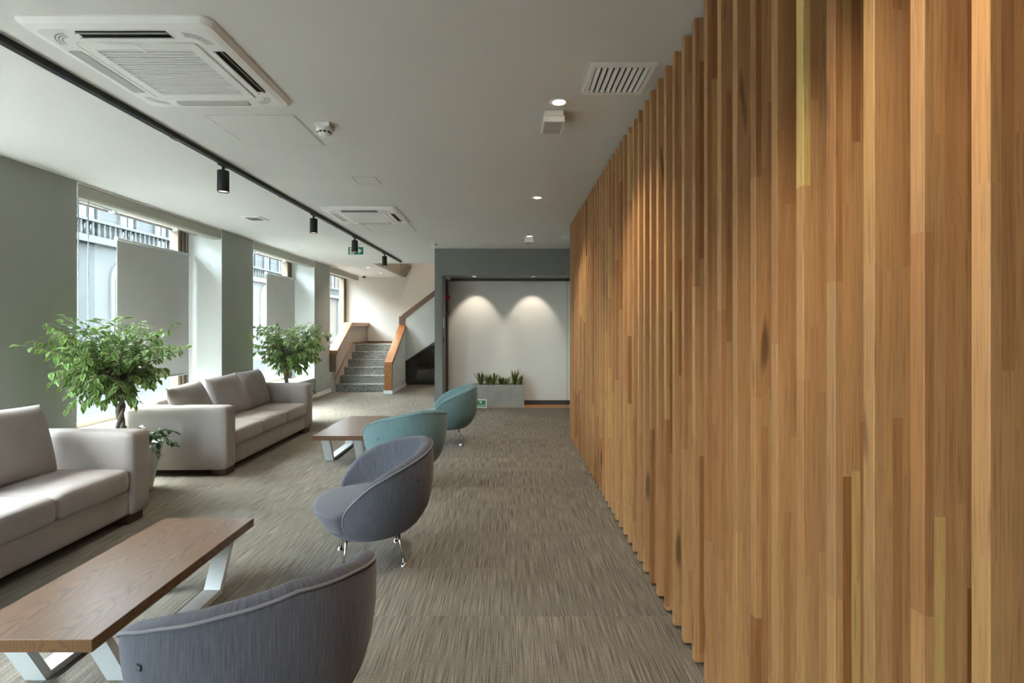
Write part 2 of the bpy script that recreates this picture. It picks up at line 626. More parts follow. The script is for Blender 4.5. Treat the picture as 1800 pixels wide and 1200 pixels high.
bm = bmesh.new()
box(bm, XO, 2.2, YB, 14.0, -0.12, 0.0)
struct(obj('floor', bm, M['carpet']), 'grey brown ribbed carpet floor')
bm = bmesh.new()
box(bm, XO, 2.2, YB, 10.55, H, H + 0.25)
box(bm, XO, -2.90, 10.55, 14.0, H, H + 0.25)
struct(obj('ceiling', bm, M['ceiling']), 'plain pale grey painted ceiling')
struct(obj('ceiling', B(-3.0, -1.1, 10.4, 14.0, 5.0, 5.2), M['ceiling']), 'pale ceiling above the stairwell')

# left wall: pillars (each a piece of the wall), low wall, sill, skirting
pil = [(YB, WIN[0][0]), (WIN[0][1], WIN[1][0]), (WIN[1][1], WIN[2][0]), (WIN[2][1], WIN[3][0]), (WIN[3][1], WIN[4][0])]
wl = struct(obj('wall_left', B(XO, XL, YB, 11.0, 0.0, 0.38), M['pillar']), 'grey green painted window wall with pillars')
for a, b in pil:
    bmp = bmesh.new()
    box(bmp, XO, XL, a, b, 0.38, H, 0)
    for f in bmp.faces:
        if abs(f.normal.y) > 0.5:
            f.material_index = 1
    bmp.normal_update()
    for f in bmp.faces:
        if abs(f.normal.y) > 0.5:
            f.material_index = 1
    obj('pillar', bmp, [M['pillar'], M['reveal']], wl)
obj('ledge', B(XL - 0.005, XL + 0.025, 10.12, 11.0, 0.0, 0.405), M['pillar'], wl)
struct(obj('baseboard_left', B(XL, XL + 0.03, YB, 11.0, 0.0, 0.09, 0.004), M['white_trim']), 'white skirting board under the windows')
for i, (a, b) in enumerate(WIN):
    n = i + 1
    z0 = 0.40 if i < 4 else 0.95
    bm = bmesh.new()
    fw = 0.045
    box(bm, XG - 0.05, XG + 0.03, a, b, z0, z0 + 0.05)
    box(bm, XG - 0.05, XG + 0.03, a, b, H - 0.05, H)
    box(bm, XG - 0.05, XG + 0.03, a, a + fw, z0 + 0.05, H - 0.05)
    for q, wq, pr in ((0.0, 0.035, 0.05), (0.045, 0.03, 0.02), (0.085, 0.045, 0.045), (0.14, 0.035, 0.03), (0.18, 0.05, 0.06)):
        box(bm, XG - 0.05, XG + pr, b - q - wq, b - q, z0 + 0.05, H - 0.05)
    w = struct(obj('window_%d' % n, bm, M['bronze']), ['bronze framed street window behind the camera', 'bronze framed street window beside the near sofa', 'bronze framed window behind the variegated tree', 'bronze framed window behind the second sofa', 'brown framed window beside the stair landing'][i])
    obj('pane', B(XG - 0.012, XG - 0.004, a + fw, b - 0.02, z0 + 0.05, H - 0.05), M['glass'], w)
    if i < 4:
        obj('window_sill', B(XG + 0.03, XL + 0.025, a, b, 0.38, 0.41, 0.004), M['sill'], w)

# stair-side left wall below the last window
struct(obj('wall_window', B(XO, XG + 0.06, 11.0, YSTAIR, 0.0, 0.95), M['stair_wall']), 'cream wall under the landing window')

# walls behind the camera and right
bm = bmesh.new()
box(bm, XO, -3.2, YB - 0.15, YB, 0, H)
box(bm, -2.1, 2.2, YB - 0.15, YB, 0, H)
box(bm, -3.2, -2.1, YB - 0.15, YB, 2.5, H)
struct(obj('wall_front', bm, M['white_wall']), 'white wall with a glazed opening added for light behind the camera')
bm = bmesh.new()  # unseen glazed opening, added so daylight reaches the slat sides
for x in (-3.2, -2.16):
    box(bm, x, x + 0.06, YB - 0.10, YB - 0.04, 0.06, 2.44)
box(bm, -3.2, -2.1, YB - 0.10, YB - 0.04, 0.0, 0.06)
box(bm, -3.2, -2.1, YB - 0.10, YB - 0.04, 2.44, 2.5)
w = struct(obj('added_light_opening', bm, M['bronze']), 'glazed opening added behind the camera to light the slats')
obj('pane', B(-3.14, -2.16, YB - 0.075, YB - 0.067, 0.06, 2.44), M['glass'], w)
YE = 6.62
wr = struct(obj('wall_right', B(0.95, 1.05, YB, YE, 0, H), M['cap_dark']), 'wall clad with upright laminated wood slats')
pitch = 0.131
slat0 = None
n0 = -8
for i in range(n0, 45):
    y = 0.828 + pitch * i
    if y + 0.034 > YE:
        break
    if slat0 is None:
        slat0 = obj('slat', B(0, 0.145, 0, 0.034, 0.012, H - 0.002, 0.0015, 1), M['slat'], wr, loc=(0.805, y, 0))
    else:
        inst('slat', slat0, wr, (0.805, y, 0))
struct(obj('wall_end', B(0.95, 2.2, YE, YE + 0.1, 0, H), M['white_wall']), 'short white wall behind the end of the slats')
struct(obj('wall_far_right', B(2.1, 2.2, YE, 9.4, 0, H), M['white_wall']), 'white side wall right of the recess')

# slate portal and white recess
YP, YW = 8.54, 9.23
bm = bmesh.new()
prism(bm, [(-1.276, 0), (-1.145, 0), (-1.145, 2.34), (2.1, 2.34), (2.1, H), (-1.276, H)], 'y', YP, YW + 0.1)
wp = struct(obj('wall_portal', bm, M['portal']), 'slate grey portal wall framing the white recess')
obj('soffit_lip', B(-1.145, 2.1, YW - 0.16, YW + 0.1, 2.30, 2.34), M['dark_base'], wp)
obj('jamb_strip', B(-1.147, -1.139, YP + 0.02, YP + 0.19, 0.0, 2.30), M['taupe'], wp)
obj('jamb_edge', B(-1.147, -1.12, YW - 0.2, YW, 0.0, 2.30), M['dark_base'], wp)
struct(obj('wall_recess', B(-1.145, 2.1, YW, YW + 0.1, 0, 2.34), M['white_wall']), 'white recess wall behind the concrete planter')
struct(obj('baseboard_recess', B(-1.12, 2.1, YW - 0.02, YW, 0.005, 0.085), M['dark_base']), 'dark skirting board of the white recess')
struct(obj('floor_recess', B(-1.145, 2.1, 8.88, YW, 0.0, 0.006), M['oak_floor']), 'orange wooden floor strip in the recess')
struct(obj('wall_stair_side', B(-1.276, -1.15, YW + 0.1, 14.0, 0, 5.0), M['stair_wall']), 'wall closing the stairwell on the right')
struct(obj('wall_back', B(XO, -1.15, YSTAIR, YSTAIR + 0.2, 0, 5.0), M['stair_wall']), 'cream back wall above the stair landing')
struct(obj('wall_stairwell_front', B(-2.9, -1.15, 10.45, 10.55, H + 0.25, 5.0), M['stair_wall']), 'wall of the stairwell above the ceiling')
struct(obj('wall_stairwell_side', B(-2.9, -2.8, 10.55, 13.5, H, 5.0), M['taupe']), 'taupe side wall of the stairwell above the ceiling edge')
bm = bmesh.new()
prism(bm, [(-2.8, H), (-2.64, 3.08), (-2.64, 5.0), (-2.8, 5.0)], 'y', 12.76, 13.5)
struct(obj('trim_1', bm, M['taupe']), 'taupe sloping soffit edge in the stairwell opening')

# ------------------------------------------------------------------ staircase
st = thing('staircase', (0, 0, 0), 'grey granite staircase of six steps climbing to the landing', 'staircase')
rise, run = 0.168, 0.28
Y0 = 11.03
for i in range(6):
    bm = B(-3.85, -2.68, Y0 + run * i - 0.015, Y0 + run * (i + 1) + (0.0 if i < 5 else 0.765), rise * (i + 1) - 0.032, rise * (i + 1), 0.004, 1)
    s = obj('tread', bm, M['granite'], st)
    obj('riser', B(-3.85, -2.68, Y0 + run * i, Y0 + run * (i + 1) + 0.0, rise * i if i == 0 else rise * i - 0.0, rise * (i + 1) - 0.032), M['granite'], st)
ZL = rise * 6
obj('landing_slab', B(-3.85, -1.3, 12.72, YSTAIR - 0.01, ZL - 0.2, ZL - 0.033), M['granite'], st)
obj('landing_skirting', B(-3.85, -2.0, YSTAIR - 0.022, YSTAIR - 0.002, ZL, ZL + 0.05), M['cap_dark'], st)
# left parapet with its wooden cap
lp = thing('stair_parapet', (0, 0, 0), 'low parapet with sloping wooden cap on the window side of the stairs', 'parapet')
bm = bmesh.new()
prism(bm, [(11.02, 0), (YSTAIR, 0), (YSTAIR, 1.46), (12.05, 1.46), (11.02, 0.83)], 'x', -3.97, -3.85)
obj('wall_body', bm, M['taupe'], lp)
def capseg(pts, x0, x1, th):
    bm = bmesh.new()
    up = [(y, z) for y, z in pts]
    dn = [(y, z - th) for y, z in pts][::-1]
    prism(bm, up + dn, 'x', x0, x1)
    return bm
obj('cap', capseg([(10.98, 0.93), (12.02, 1.555), (YSTAIR, 1.555)], -3.99, -3.80, 0.10), M['cap'], lp)
obj('end_facing', B(-3.99, -3.83, 10.965, 11.02, 0.45, 0.86), M['cap_dark'], lp)
bm = bmesh.new()
tube(bm, [(-3.835, 10.95, 0.30), (-3.835, 12.02, 0.97), (-3.835, 12.15, 1.06), (-3.835, 13.47, 1.06)], 0.017, 8)
obj('skirting_strip', bm, M['cap'], lp)
# right parapet with newel
rp = thing('stair_parapet', (0, 0, 0), 'pale parapet with wooden newel front right of the granite steps', 'parapet')
bm = bmesh.new()
prism(bm, [(10.76, 0), (12.15, 0), (12.15, 1.40), (10.76, 0.60)], 'x', -2.68, -2.53)
obj('wall_body', bm, M['stringer'], rp)
obj('cap', capseg([(10.72, 0.685), (12.15, 1.50), (12.28, 1.50)], -2.69, -2.52, 0.085), M['cap'], rp)
obj('newel_facing', B(-2.69, -2.52, 10.70, 10.76, 0.075, 0.64, 0.004, 1), M['cap'], rp)
obj('newel_base', B(-2.70, -2.51, 10.69, 10.77, 0.0, 0.075), M['white_trim'], rp)
obj('baseboard', B(-2.53, -2.515, 10.77, 12.15, 0.0, 0.08), M['white_trim'], rp)
# upper flight stringer
uf = thing('upper_flight', (0, 0, 0), 'pale stringer wall of the upper stair flight with sloping wooden cap', 'stair flight')
YU = 12.15
def zcap(x):
    return 1.735 + (x + 2.62) * 0.76
def zbot(x):
    return 0.60 + (x + 2.53) * 0.66
bm = bmesh.new()
prism(bm, [(-2.66, zbot(-2.66)), (-1.28, zbot(-1.28)), (-1.28, zcap(-1.28) - 0.1), (-2.60, zcap(-2.60) - 0.1), (-2.66, 1.55)], 'y', YU, YU + 0.13)
obj('stringer_wall', bm, M['stringer'], uf)
bm = bmesh.new()
prism(bm, [(-2.63, zcap(-2.63)), (-1.28, zcap(-1.28)), (-1.28, zcap(-1.28) - 0.15), (-2.60, zcap(-2.60) - 0.15)], 'y', YU - 0.02, YU + 0.15)
obj('cap', bm, M['cap_dark'], uf)
obj('post', B(-2.69, -2.53, YU - 0.005, YU + 0.15, 1.505, zcap(-2.66) + 0.0), M['cap_dark'], uf)
bm = bmesh.new()
prism(bm, [(-2.53, 0.03), (-1.28, 0.03), (-1.28, zbot(-1.28)), (-2.53, zbot(-2.53))], 'y', YU + 0.01, YU + 0.06)
obj('dark_panel', bm, M['dark_panel'], uf)
bm = bmesh.new()
prism(bm, [(-2.53, zbot(-2.53) - 0.02), (-1.28, zbot(-1.28) - 0.02), (-1.28, zbot(-1.28) + 0.015), (-2.53, zbot(-2.53) + 0.015)], 'y', YU - 0.012, YU + 0.02)
obj('panel_trim', bm, M['dark_base'], uf)

# ------------------------------------------------------------------ outside
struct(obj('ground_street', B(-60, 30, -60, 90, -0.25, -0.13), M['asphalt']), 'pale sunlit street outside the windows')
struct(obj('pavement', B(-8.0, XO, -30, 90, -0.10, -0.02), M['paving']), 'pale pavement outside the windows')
def facade(y0, y1, ht, mat, label, first_w, period, fl_z):
    t = thing('building', (-18, (y0 + y1) / 2, 0), label, 'building')
    my = (y0 + y1) / 2
    obj('wall', B(-6, 0, y0 - my, y1 - my, -0.1, ht), mat, t)
    obj('cornice', B(0, 0.45, y0 - my, y1 - my, ht - 0.5, ht - 0.1), M['stone_trim'], t)
    obj('string_course', B(0, 0.35, y0 - my, y1 - my, fl_z - 0.30, fl_z), M['stone_trim'], t)
    obj('handrail', B(0.12, 0.34, y0 - my, y1 - my, fl_z + 0.60, fl_z + 0.72), M['stone_trim'], t)
    bm = bmesh.new()
    yy = y0 + 0.15
    while yy < y1 - 0.1:
        lathe(bm, [(0.05, 0), (0.075, 0.2), (0.045, 0.42), (0.06, 0.6)], 6, (0.23, yy - my, fl_z))
        yy += 0.30
    bl = obj('balusters', bm, M['stone_trim'], t)
    bl['kind'] = 'stuff'
    ws = wp_ = None
    y = first_w
    while y + 0.9 < y1:
        if y > y0 + 0.3:
            for zz, hh in ((fl_z + 0.1, 2.2),):
                if ws is None:
                    bm = bmesh.new()
                    box(bm, -0.02, 0.1, -0.56, -0.44, 0, hh)
                    box(bm, -0.02, 0.1, 0.44, 0.56, 0, hh)
                    box(bm, -0.02, 0.14, -0.60, 0.60, hh, hh + 0.18)
                    box(bm, -0.02, 0.05, -0.02, 0.02, 0, hh)
                    ws = obj('window', bm, M['stone_trim'], t, loc=(0, y + 0.42 - my, zz))
                    wp_ = obj('pane', B(0.0, 0.02, -0.44, 0.44, 0, hh), M['far_glass'], ws)
                else:
                    w2 = inst('window', ws, t, (0, y + 0.42 - my, zz))
                    inst('pane', wp_, w2)
        y += period
    # arched ground floor openings
    y = first_w + 0.3
    a0 = a1 = None
    while y + 0.9 < y1:
        if y - 0.9 > y0:
            if a0 is None:
                def arch(rw, z0, z1):
                    return [(-rw, z0), (rw, z0)] + [(rw * math.cos(q), z1 + rw * math.sin(q)) for q in [PI * j / 10 for j in range(11)]]
                bm = bmesh.new()
                prism(bm, arch(0.95, 0, 3.6), 'x', -0.02, 0.10)
                a0 = obj('arch', bm, M['stone_trim'], t, loc=(0, y - my, 0))
                bm = bmesh.new()
                prism(bm, arch(0.70, 0.9, 3.55), 'x', 0.10, 0.12)
                a1 = obj('pane', bm, M['far_glass'], a0)
            else:
                a2 = inst('arch', a0, t, (0, y - my, 0))
                inst('pane', a1, a2)
        y += period * 2
    return t
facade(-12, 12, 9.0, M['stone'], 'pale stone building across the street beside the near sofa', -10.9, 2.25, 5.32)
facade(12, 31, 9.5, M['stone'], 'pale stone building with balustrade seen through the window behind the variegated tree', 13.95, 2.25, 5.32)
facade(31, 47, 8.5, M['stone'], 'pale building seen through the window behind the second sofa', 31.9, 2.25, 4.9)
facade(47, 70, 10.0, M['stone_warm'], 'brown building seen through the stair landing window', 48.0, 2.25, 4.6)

# ------------------------------------------------------------------ blinds and screens in the windows
BL = ['beige roller blind rolled up above the near window out of frame', 'beige roller blind rolled up over the window beside the near sofa',
      'long beige rolled blind above the window behind the variegated tree', 'beige rolled blind above the window behind the second sofa', 'beige rolled blind above the stair landing window']
for i in (2, 3, 4):
    a, b = WIN[i]
    if i == 4:
        b = 13.1
    t = thing('roller_blind', (XL - 0.06, a, 2.66), BL[i], 'blind', 'rolled blinds above the windows')
    ln = b - a
    bm = bmesh.new()
    prof = [(0.05, 0.0), (0.06, 0.02), (0.06, 0.105), (0.045, 0.118), (-0.05, 0.118), (-0.05, 0.0)]
    prism(bm, prof, 'y', 0.012, ln - 0.012)
    obj('fabric_roll', bm, M['blind'], t)
    obj('top_rail', B(-0.05, 0.055, 0.0, ln, 0.120, 0.139), M['white'], t)
    for yy in (0.0, ln - 0.01):
        obj('bracket', B(-0.055, 0.062, yy, yy + 0.01, -0.004, 0.12), M['white'], t)
    if i == 2:
        bm = bmesh.new()
        pts = [(0.035, 0.045, 0.0)] + [(0.035, 0.045 + 0.03 * 0, -0.3 * q) for q in range(1, 5)]
        lo = []
        for q in range(13):
            an = PI * q / 12
            lo.append((0.035, 0.045 + 0.055 - 0.055 * math.cos(an), -1.78 - 0.06 * math.sin(an)))
        tube(bm, [(0.035, 0.045, 0.0), (0.035, 0.045, -1.0)] + lo + [(0.035, 0.155, -1.0), (0.035, 0.155, 0.0)], 0.0045, 6)
        obj('pull_chain', bm, M['white'], t, smooth=True)

for i, (ya, yb, zt, zb, lb) in enumerate(((5.50, 6.74, 2.435, 0.81, 'grey fabric screen hanging behind the large variegated tree'), (8.90, 10.10, 2.42, 0.83, 'grey fabric screen hanging behind the farther tree'))):
    t = thing('hanging_screen', (-4.36, ya, zb), lb, 'screen', 'fabric screens hung in the windows')
    w, h = yb - ya, zt - zb
    obj('fabric', B(-0.002, 0.002, 0.01, w - 0.01, 0.015, h - 0.01), M['screen'], t)
    bm = bmesh.new(); tube(bm, [(0, 0, h), (0, w, h)], 0.019, 10); obj('top_rail', bm, M['flap'], t)
    bm = bmesh.new(); tube(bm, [(0, 0.005, 0.01), (0, w - 0.005, 0.01)], 0.012, 8); obj('bottom_rail', bm, M['flap'], t)
    for yy in (0.04, w - 0.04):
        bm = bmesh.new(); tube(bm, [(0, yy, h), (0, yy, H - zb)], 0.0012, 5); obj('cord', bm, M['white'], t)
    for yy in (-0.004, w - 0.004):
        obj('end_cap', B(-0.022, 0.022, yy, yy + 0.008, h - 0.022, h + 0.022, 0.003, 1), M['flap'], t)

for i, (a, b, la, lb_, lab) in enumerate(((4.6, 6.8, 5.36, 6.37, 'slim linear lamp on a chrome rail at the top of the near window'), (7.75, 10.05, 8.35, 9.45, 'slim linear lamp on a chrome rail at the top of the farther window'))):
    t = thing('linear_lamp', (-4.285, a, 2.685), lab, 'lamp', 'linear lamps in the windows')
    bm = bmesh.new(); tube(bm, [(0, 0, 0.03), (0, b - a, 0.03)], 0.011, 8); obj('rail', bm, M['chrome'], t)
    obj('housing', B(-0.03, 0.03, la - a, lb_ - a, 0.04, 0.075, 0.004, 1), M['white'], t)
    obj('light_strip', B(-0.012, 0.032, la - a + 0.03, lb_ - a - 0.02, 0.026, 0.0405), M['strip_glow'], t)
    for yy in (la - a - 0.02, lb_ - a - 0.01):
        obj('end_bracket', B(-0.035, 0.035, yy, yy + 0.03, 0.0, 0.114, 0.003, 1), M['white'], t)

# ------------------------------------------------------------------ sofas
def make_sofa(name):
    t = empty(name)
    L, D = 2.15, 1.0
    aw, ah = 0.195, 0.675
    bm = soft_box(0.92, L - 2 * aw + 0.02, 0.20, 0.018, 5)
    obj('base', bm, M['sofa'], t, True, (0.015, 0, 0.165))
    a0 = obj('arm', soft_box(D, aw, ah - 0.06, 0.034, 9, 0.003), M['sofa'], t, True, (0, L / 2 - aw / 2, 0.06 + (ah - 0.06) / 2))
    inst('arm', a0, t, (0, -L / 2 + aw / 2, 0.06 + (ah - 0.06) / 2))
    obj('back', soft_box(0.22, L - 2 * aw, 0.60, 0.05, 9), M['sofa'], t, True, (-D / 2 + 0.11, 0, 0.415))
    cw = (L - 2 * aw) / 3
    c0 = None
    for i in range(3):
        y = (i - 1) * cw
        if c0 is None:
            c0 = obj('seat_cushion', soft_box(0.76, cw - 0.006, 0.165, 0.038, 12, 0.022, 0.004, 0.003, 3.1), M['sofa'], t, True, (0.11, y, 0.330))
        else:
            inst('seat_cushion', c0, t, (0.11, y, 0.330))
    f0 = None
    for x in (0.40, -0.40):
        for y in (0.95, -0.95):
            if f0 is None:
                f0 = obj('foot', B(-0.075, 0.075, -0.075, 0.075, 0, 0.068, 0.004, 1), M['foot_wood'], t, loc=(x, y, 0))
            else:
                inst('foot', f0, t, (x, y, 0))
    return t
sofa = make_sofa('sofa')
sofa.location = (-3.25, 5.885, 0)
tag(sofa, 'taupe three seat sofa farther from the camera, in front of the tall screen', 'sofa', 'taupe sofas along the windows')
sofa2 = copy_tree(sofa)
sofa2.location = (-3.28, 2.775, 0)
tag(sofa2, 'taupe three seat sofa at the left picture edge, beside the walnut table nearest the camera', 'sofa', 'taupe sofas along the windows')
GP = 'loose back cushions on the sofas'
def cushion(loc, rot, label, seed, w=0.58, h=0.50, t=0.20):
    o = obj('back_cushion', pillow(w, h, t, seed), M['sofa'], None, True, loc, rot)
    tag(o, label, 'cushion', GP)
cushion((-3.335, 6.48, 0.645), (0, R(-17), R(3)), 'taupe back cushion at the far end of the farther sofa', 1.2)
cushion((-3.325, 5.86, 0.645), (R(2), R(-19), R(-3)), 'taupe back cushion in the middle of the farther sofa', 2.9)
cushion((-3.33, 5.22, 0.632), (R(3), R(-24), R(4)), 'taupe back cushion slumped at the near end of the farther sofa', 4.4)
cushion((-3.365, 3.30, 0.655), (R(-3), R(-17), R(-2)), 'taupe back cushion on the sofa at the left picture edge', 6.7, 0.60, 0.53, 0.22)

# ------------------------------------------------------------------ coffee tables
def make_table():
    t = empty('coffee_table')
    W, L, HT, TH = 0.53, 1.15, 0.32, 0.048
    obj('tabletop', B(-W / 2, W / 2, -L / 2, L / 2, HT - TH, HT, 0.002, 1), M['table'], t)
    def U(x):
        bm = bmesh.new()
        ft, tp, th = 0.335, 0.47, 0.028
        zt = HT - TH
        out = [(-tp, zt), (-ft, 0), (ft, 0), (tp, zt), (tp - th * 1.15, zt), (ft - th * 0.75, th), (-ft + th * 0.75, th), (-tp + th * 1.15, zt)]
        # three bars of one bent flat frame
        a = [out[0], out[1], out[6], out[7]]
        b = [out[1], out[2], out[5], out[6]]
        c = [out[2], out[3], out[4], out[5]]
        for q in (a, b, c):
            prism(bm, q, 'x', x - 0.045, x + 0.045)
        return bm
    obj('leg_frame', U(-0.17), M['silver'], t)
    obj('leg_frame', U(0.17), M['silver'], t)
    return t
tb = make_table()
tb.location = (-1.787, 2.383, 0)
tag(tb, 'low walnut coffee table with silver legs nearest the camera', 'coffee table', 'walnut coffee tables')
tb2 = copy_tree(tb)
tb2.location = (-1.785, 5.735, 0)
tag(tb2, 'low walnut coffee table with silver legs beside the teal armchairs', 'coffee table', 'walnut coffee tables')

# ------------------------------------------------------------------ tub armchairs
HT = [(55, 0.235), (55.8, 0.31), (57, 0.365), (59, 0.405), (63, 0.445), (68, 0.478), (78, 0.540), (84, 0.568), (90, 0.590), (105, 0.636), (125, 0.678), (150, 0.712), (180, 0.735)]
RT = [(0.200, 0.232), (0.212, 0.252), (0.25, 0.288), (0.32, 0.325), (0.40, 0.348), (0.50, 0.360), (0.60, 0.362), (0.68, 0.357), (0.75, 0.345)]
def lerp(tab, x):
    if x <= tab[0][0]:
        return tab[0][1]
    for (a, va), (b, vb) in zip(tab, tab[1:]):
        if x <= b:
            q = (x - a) / (b - a)
            return va + (vb - va) * q
    return tab[-1][1]
def make_chair(shell, seat, pipe):
    t = empty('tub_armchair')
    bm = bmesh.new()
    th = 0.062
    angs = []
    a = 55.0
    while a < 180.01:
        angs.append(a)
        a += 0.5 if a < 60 else 1.25 if a < 70 else (3.0 if a < 100 else 5.0)
    if angs[-1] < 180:
        angs.append(180.0)
    angs = angs + [360 - q for q in angs[-2::-1]]
    NZ, NC, NI = 12, 6, 8
    cols = []
    rim = []
    for d in angs:
        q = d if d <= 180 else 360 - d
        h = max(lerp(HT, q), 0.235)
        c, s = math.cos(R(d)), math.sin(R(d))
        tk = th * (0.55 + 0.45 * min(1, (q - 55) / 35))
        c *= 1.09 if c < 0 else 0.99
        s *= 1.045
        col = []
        htop = h - 0.02
        for i in range(NZ + 1):
            z = 0.20 + (htop - 0.20) * i / NZ
            col.append((lerp(RT, z), z))
        ro = lerp(RT, htop)
        rim.append((ro * c * 1.004, ro * s * 1.004, htop + 0.006))
        for i in range(1, NC):
            an = PI * i / NC
            col.append((ro - tk / 2 + tk / 2 * math.cos(an), htop + 0.022 * math.sin(an)))
        zi = min(0.31, htop)
        for i in range(NI + 1):
            z = htop + (zi - htop) * i / NI
            col.append((lerp(RT, z) - tk - 0.02 * math.sin(PI * min(1, max(0, (htop - z) / 0.45))), z))
        cols.append([bm.verts.new((r * c, r * s, z)) for r, z in col])
    for ca, cb in zip(cols, cols[1:]):
        for i in range(len(ca) - 1):
            f = bm.faces.new((ca[i], cb[i], cb[i + 1], ca[i + 1]))
            f.smooth = True
    for c_, rev in ((cols[0], False), (cols[-1], True)):
        try:
            bm.faces.new(c_[::-1] if rev else c_)
        except ValueError:
            pass
    bmesh.ops.recalc_face_normals(bm, faces=list(bm.faces))
    sh = obj('shell', bm, shell, t)
    bm = bmesh.new()
    z0 = 0.203
    r0 = lerp(RT, z0)
    c0 = [(r0 * math.cos(R(angs[0])) * 1.0, r0 * math.sin(R(angs[0])) * 1.055, z0)]
    tube(bm, c0 + rim + [(c0[0][0], -c0[0][1], z0)], 0.0052, 6)
    obj('piping', bm, pipe, sh, True)
    # lower bowl with the front lip
    bm = bmesh.new()
    lathe(bm, [(0, 0.195), (0.19, 0.195), (0.228, 0.199), (0.250, 0.212), (0.272, 0.238), (0.270, 0.250), (0, 0.250)], 40)
    for v in bm.verts:
        v.co.x *= 1.09 if v.co.x < 0 else 1.0
        v.co.y *= 1.045
    obj('base', bm, shell, t)
    # seat cushion: rounded disc
    bm = bmesh.new()
    prof = [(0, 0.250), (0.22, 0.250), (0.276, 0.252), (0.290, 0.259), (0.314, 0.295), (0.334, 0.335), (0.344, 0.364), (0.343, 0.374), (0.335, 0.383), (0.315, 0.389), (0.27, 0.397), (0.15, 0.410), (0, 0.413)]
    lathe(bm, prof, 48)
    for v in bm.verts:
        an = abs(math.degrees(math.atan2(v.co.y, v.co.x)))
        rr = math.hypot(v.co.x, v.co.y)
        if rr > 1e-5 and an > 52:
            lim = 0.268 if v.co.z > 0.30 else 0.235
            w = min(1, (an - 52) / 6)
            nr = min(rr, lim) * w + rr * (1 - w)
            v.co.x *= nr / rr
            v.co.y *= nr / rr
    for v in bm.verts:
        v.co.x *= 1.09 if v.co.x < 0 else 1.0
        v.co.y *= 1.045
    obj('seat_cushion', bm, seat, t)
    bm = bmesh.new()
    tube(bm, [(0.150, 0.150, 0.205), (0.178, 0.178, 0.02)], 0.0085, 8)
    lathe(bm, [(0, 0), (0.026, 0), (0.026, 0.003), (0.010, 0.020), (0, 0.021)], 14, (0.180, 0.180, 0))
    l0 = obj('leg', bm, M['chrome'], t)
    for q in (1, 2, 3):
        inst('leg', l0, t, rot=(0, 0, q * PI / 2))
    # small woven brand tab low on the chair's left rear
    return t
def chair_tab(t, ang, z, dark=True):
    r = lerp(RT, z)
    e = empty('brand_tab')
    e.parent = t
    e.location = ((r + 0.002) * 1.09 * math.cos(ang), (r + 0.002) * 1.045 * math.sin(ang), z)
    e.rotation_euler = (0, R(-4), ang)
    obj('tab_patch', B(-0.003, 0.0015, -0.0095, 0.0095, -0.008, 0.008), M['label_dark'], e)
    bm = bmesh.new()
    for y in (-0.0052, 0.0, 0.0052):
        prism(bm, [(y - 0.0026, -0.005), (y - 0.0010, -0.005), (y + 0.0026, 0.005), (y + 0.0010, 0.005)], 'x', 0.0014, 0.0022)
    prism(bm, [(-0.0052, 0.005), (-0.0042, 0.005), (-0.0006, -0.005), (-0.0016, -0.005)], 'x', 0.0014, 0.0021)
    obj('tab_mark', bm, M['label_light'], e)
GC = 'tub armchairs facing the sofas'
gA = make_chair(M['grey_shell'], M['grey_seat'], M['grey_pipe'])
gB = copy_tree(gA)
tC = make_chair(M['teal_shell'], M['teal_seat'], M['teal_pipe'])
tD = copy_tree(tC)
for t, loc, ang, lab in ((gA, (-0.842, 1.679, 0), 131, 'slate grey tub armchair at the bottom edge, nearest the camera, seen from behind'),
                         (gB, (-0.872, 3.14, 0), 200, 'slate grey tub armchair whose whole seat shows, between the near and the teal chairs'),
                         (tC, (-0.955, 4.57, 0), 126, 'teal tub armchair seen from behind, directly behind the slate grey one'),
                         (tD, (-0.785, 6.25, 0), 186, 'teal tub armchair farthest from the camera, near the concrete planter')):
    t.location = loc
    t.rotation_euler = (0, 0, R(ang))
    tag(t, lab, 'armchair', GC)
chair_tab(gA, R(115), 0.55)
chair_tab(gB, R(130), 0.55)
chair_tab(tC, R(118), 0.50)
chair_tab(tD, R(130), 0.55)

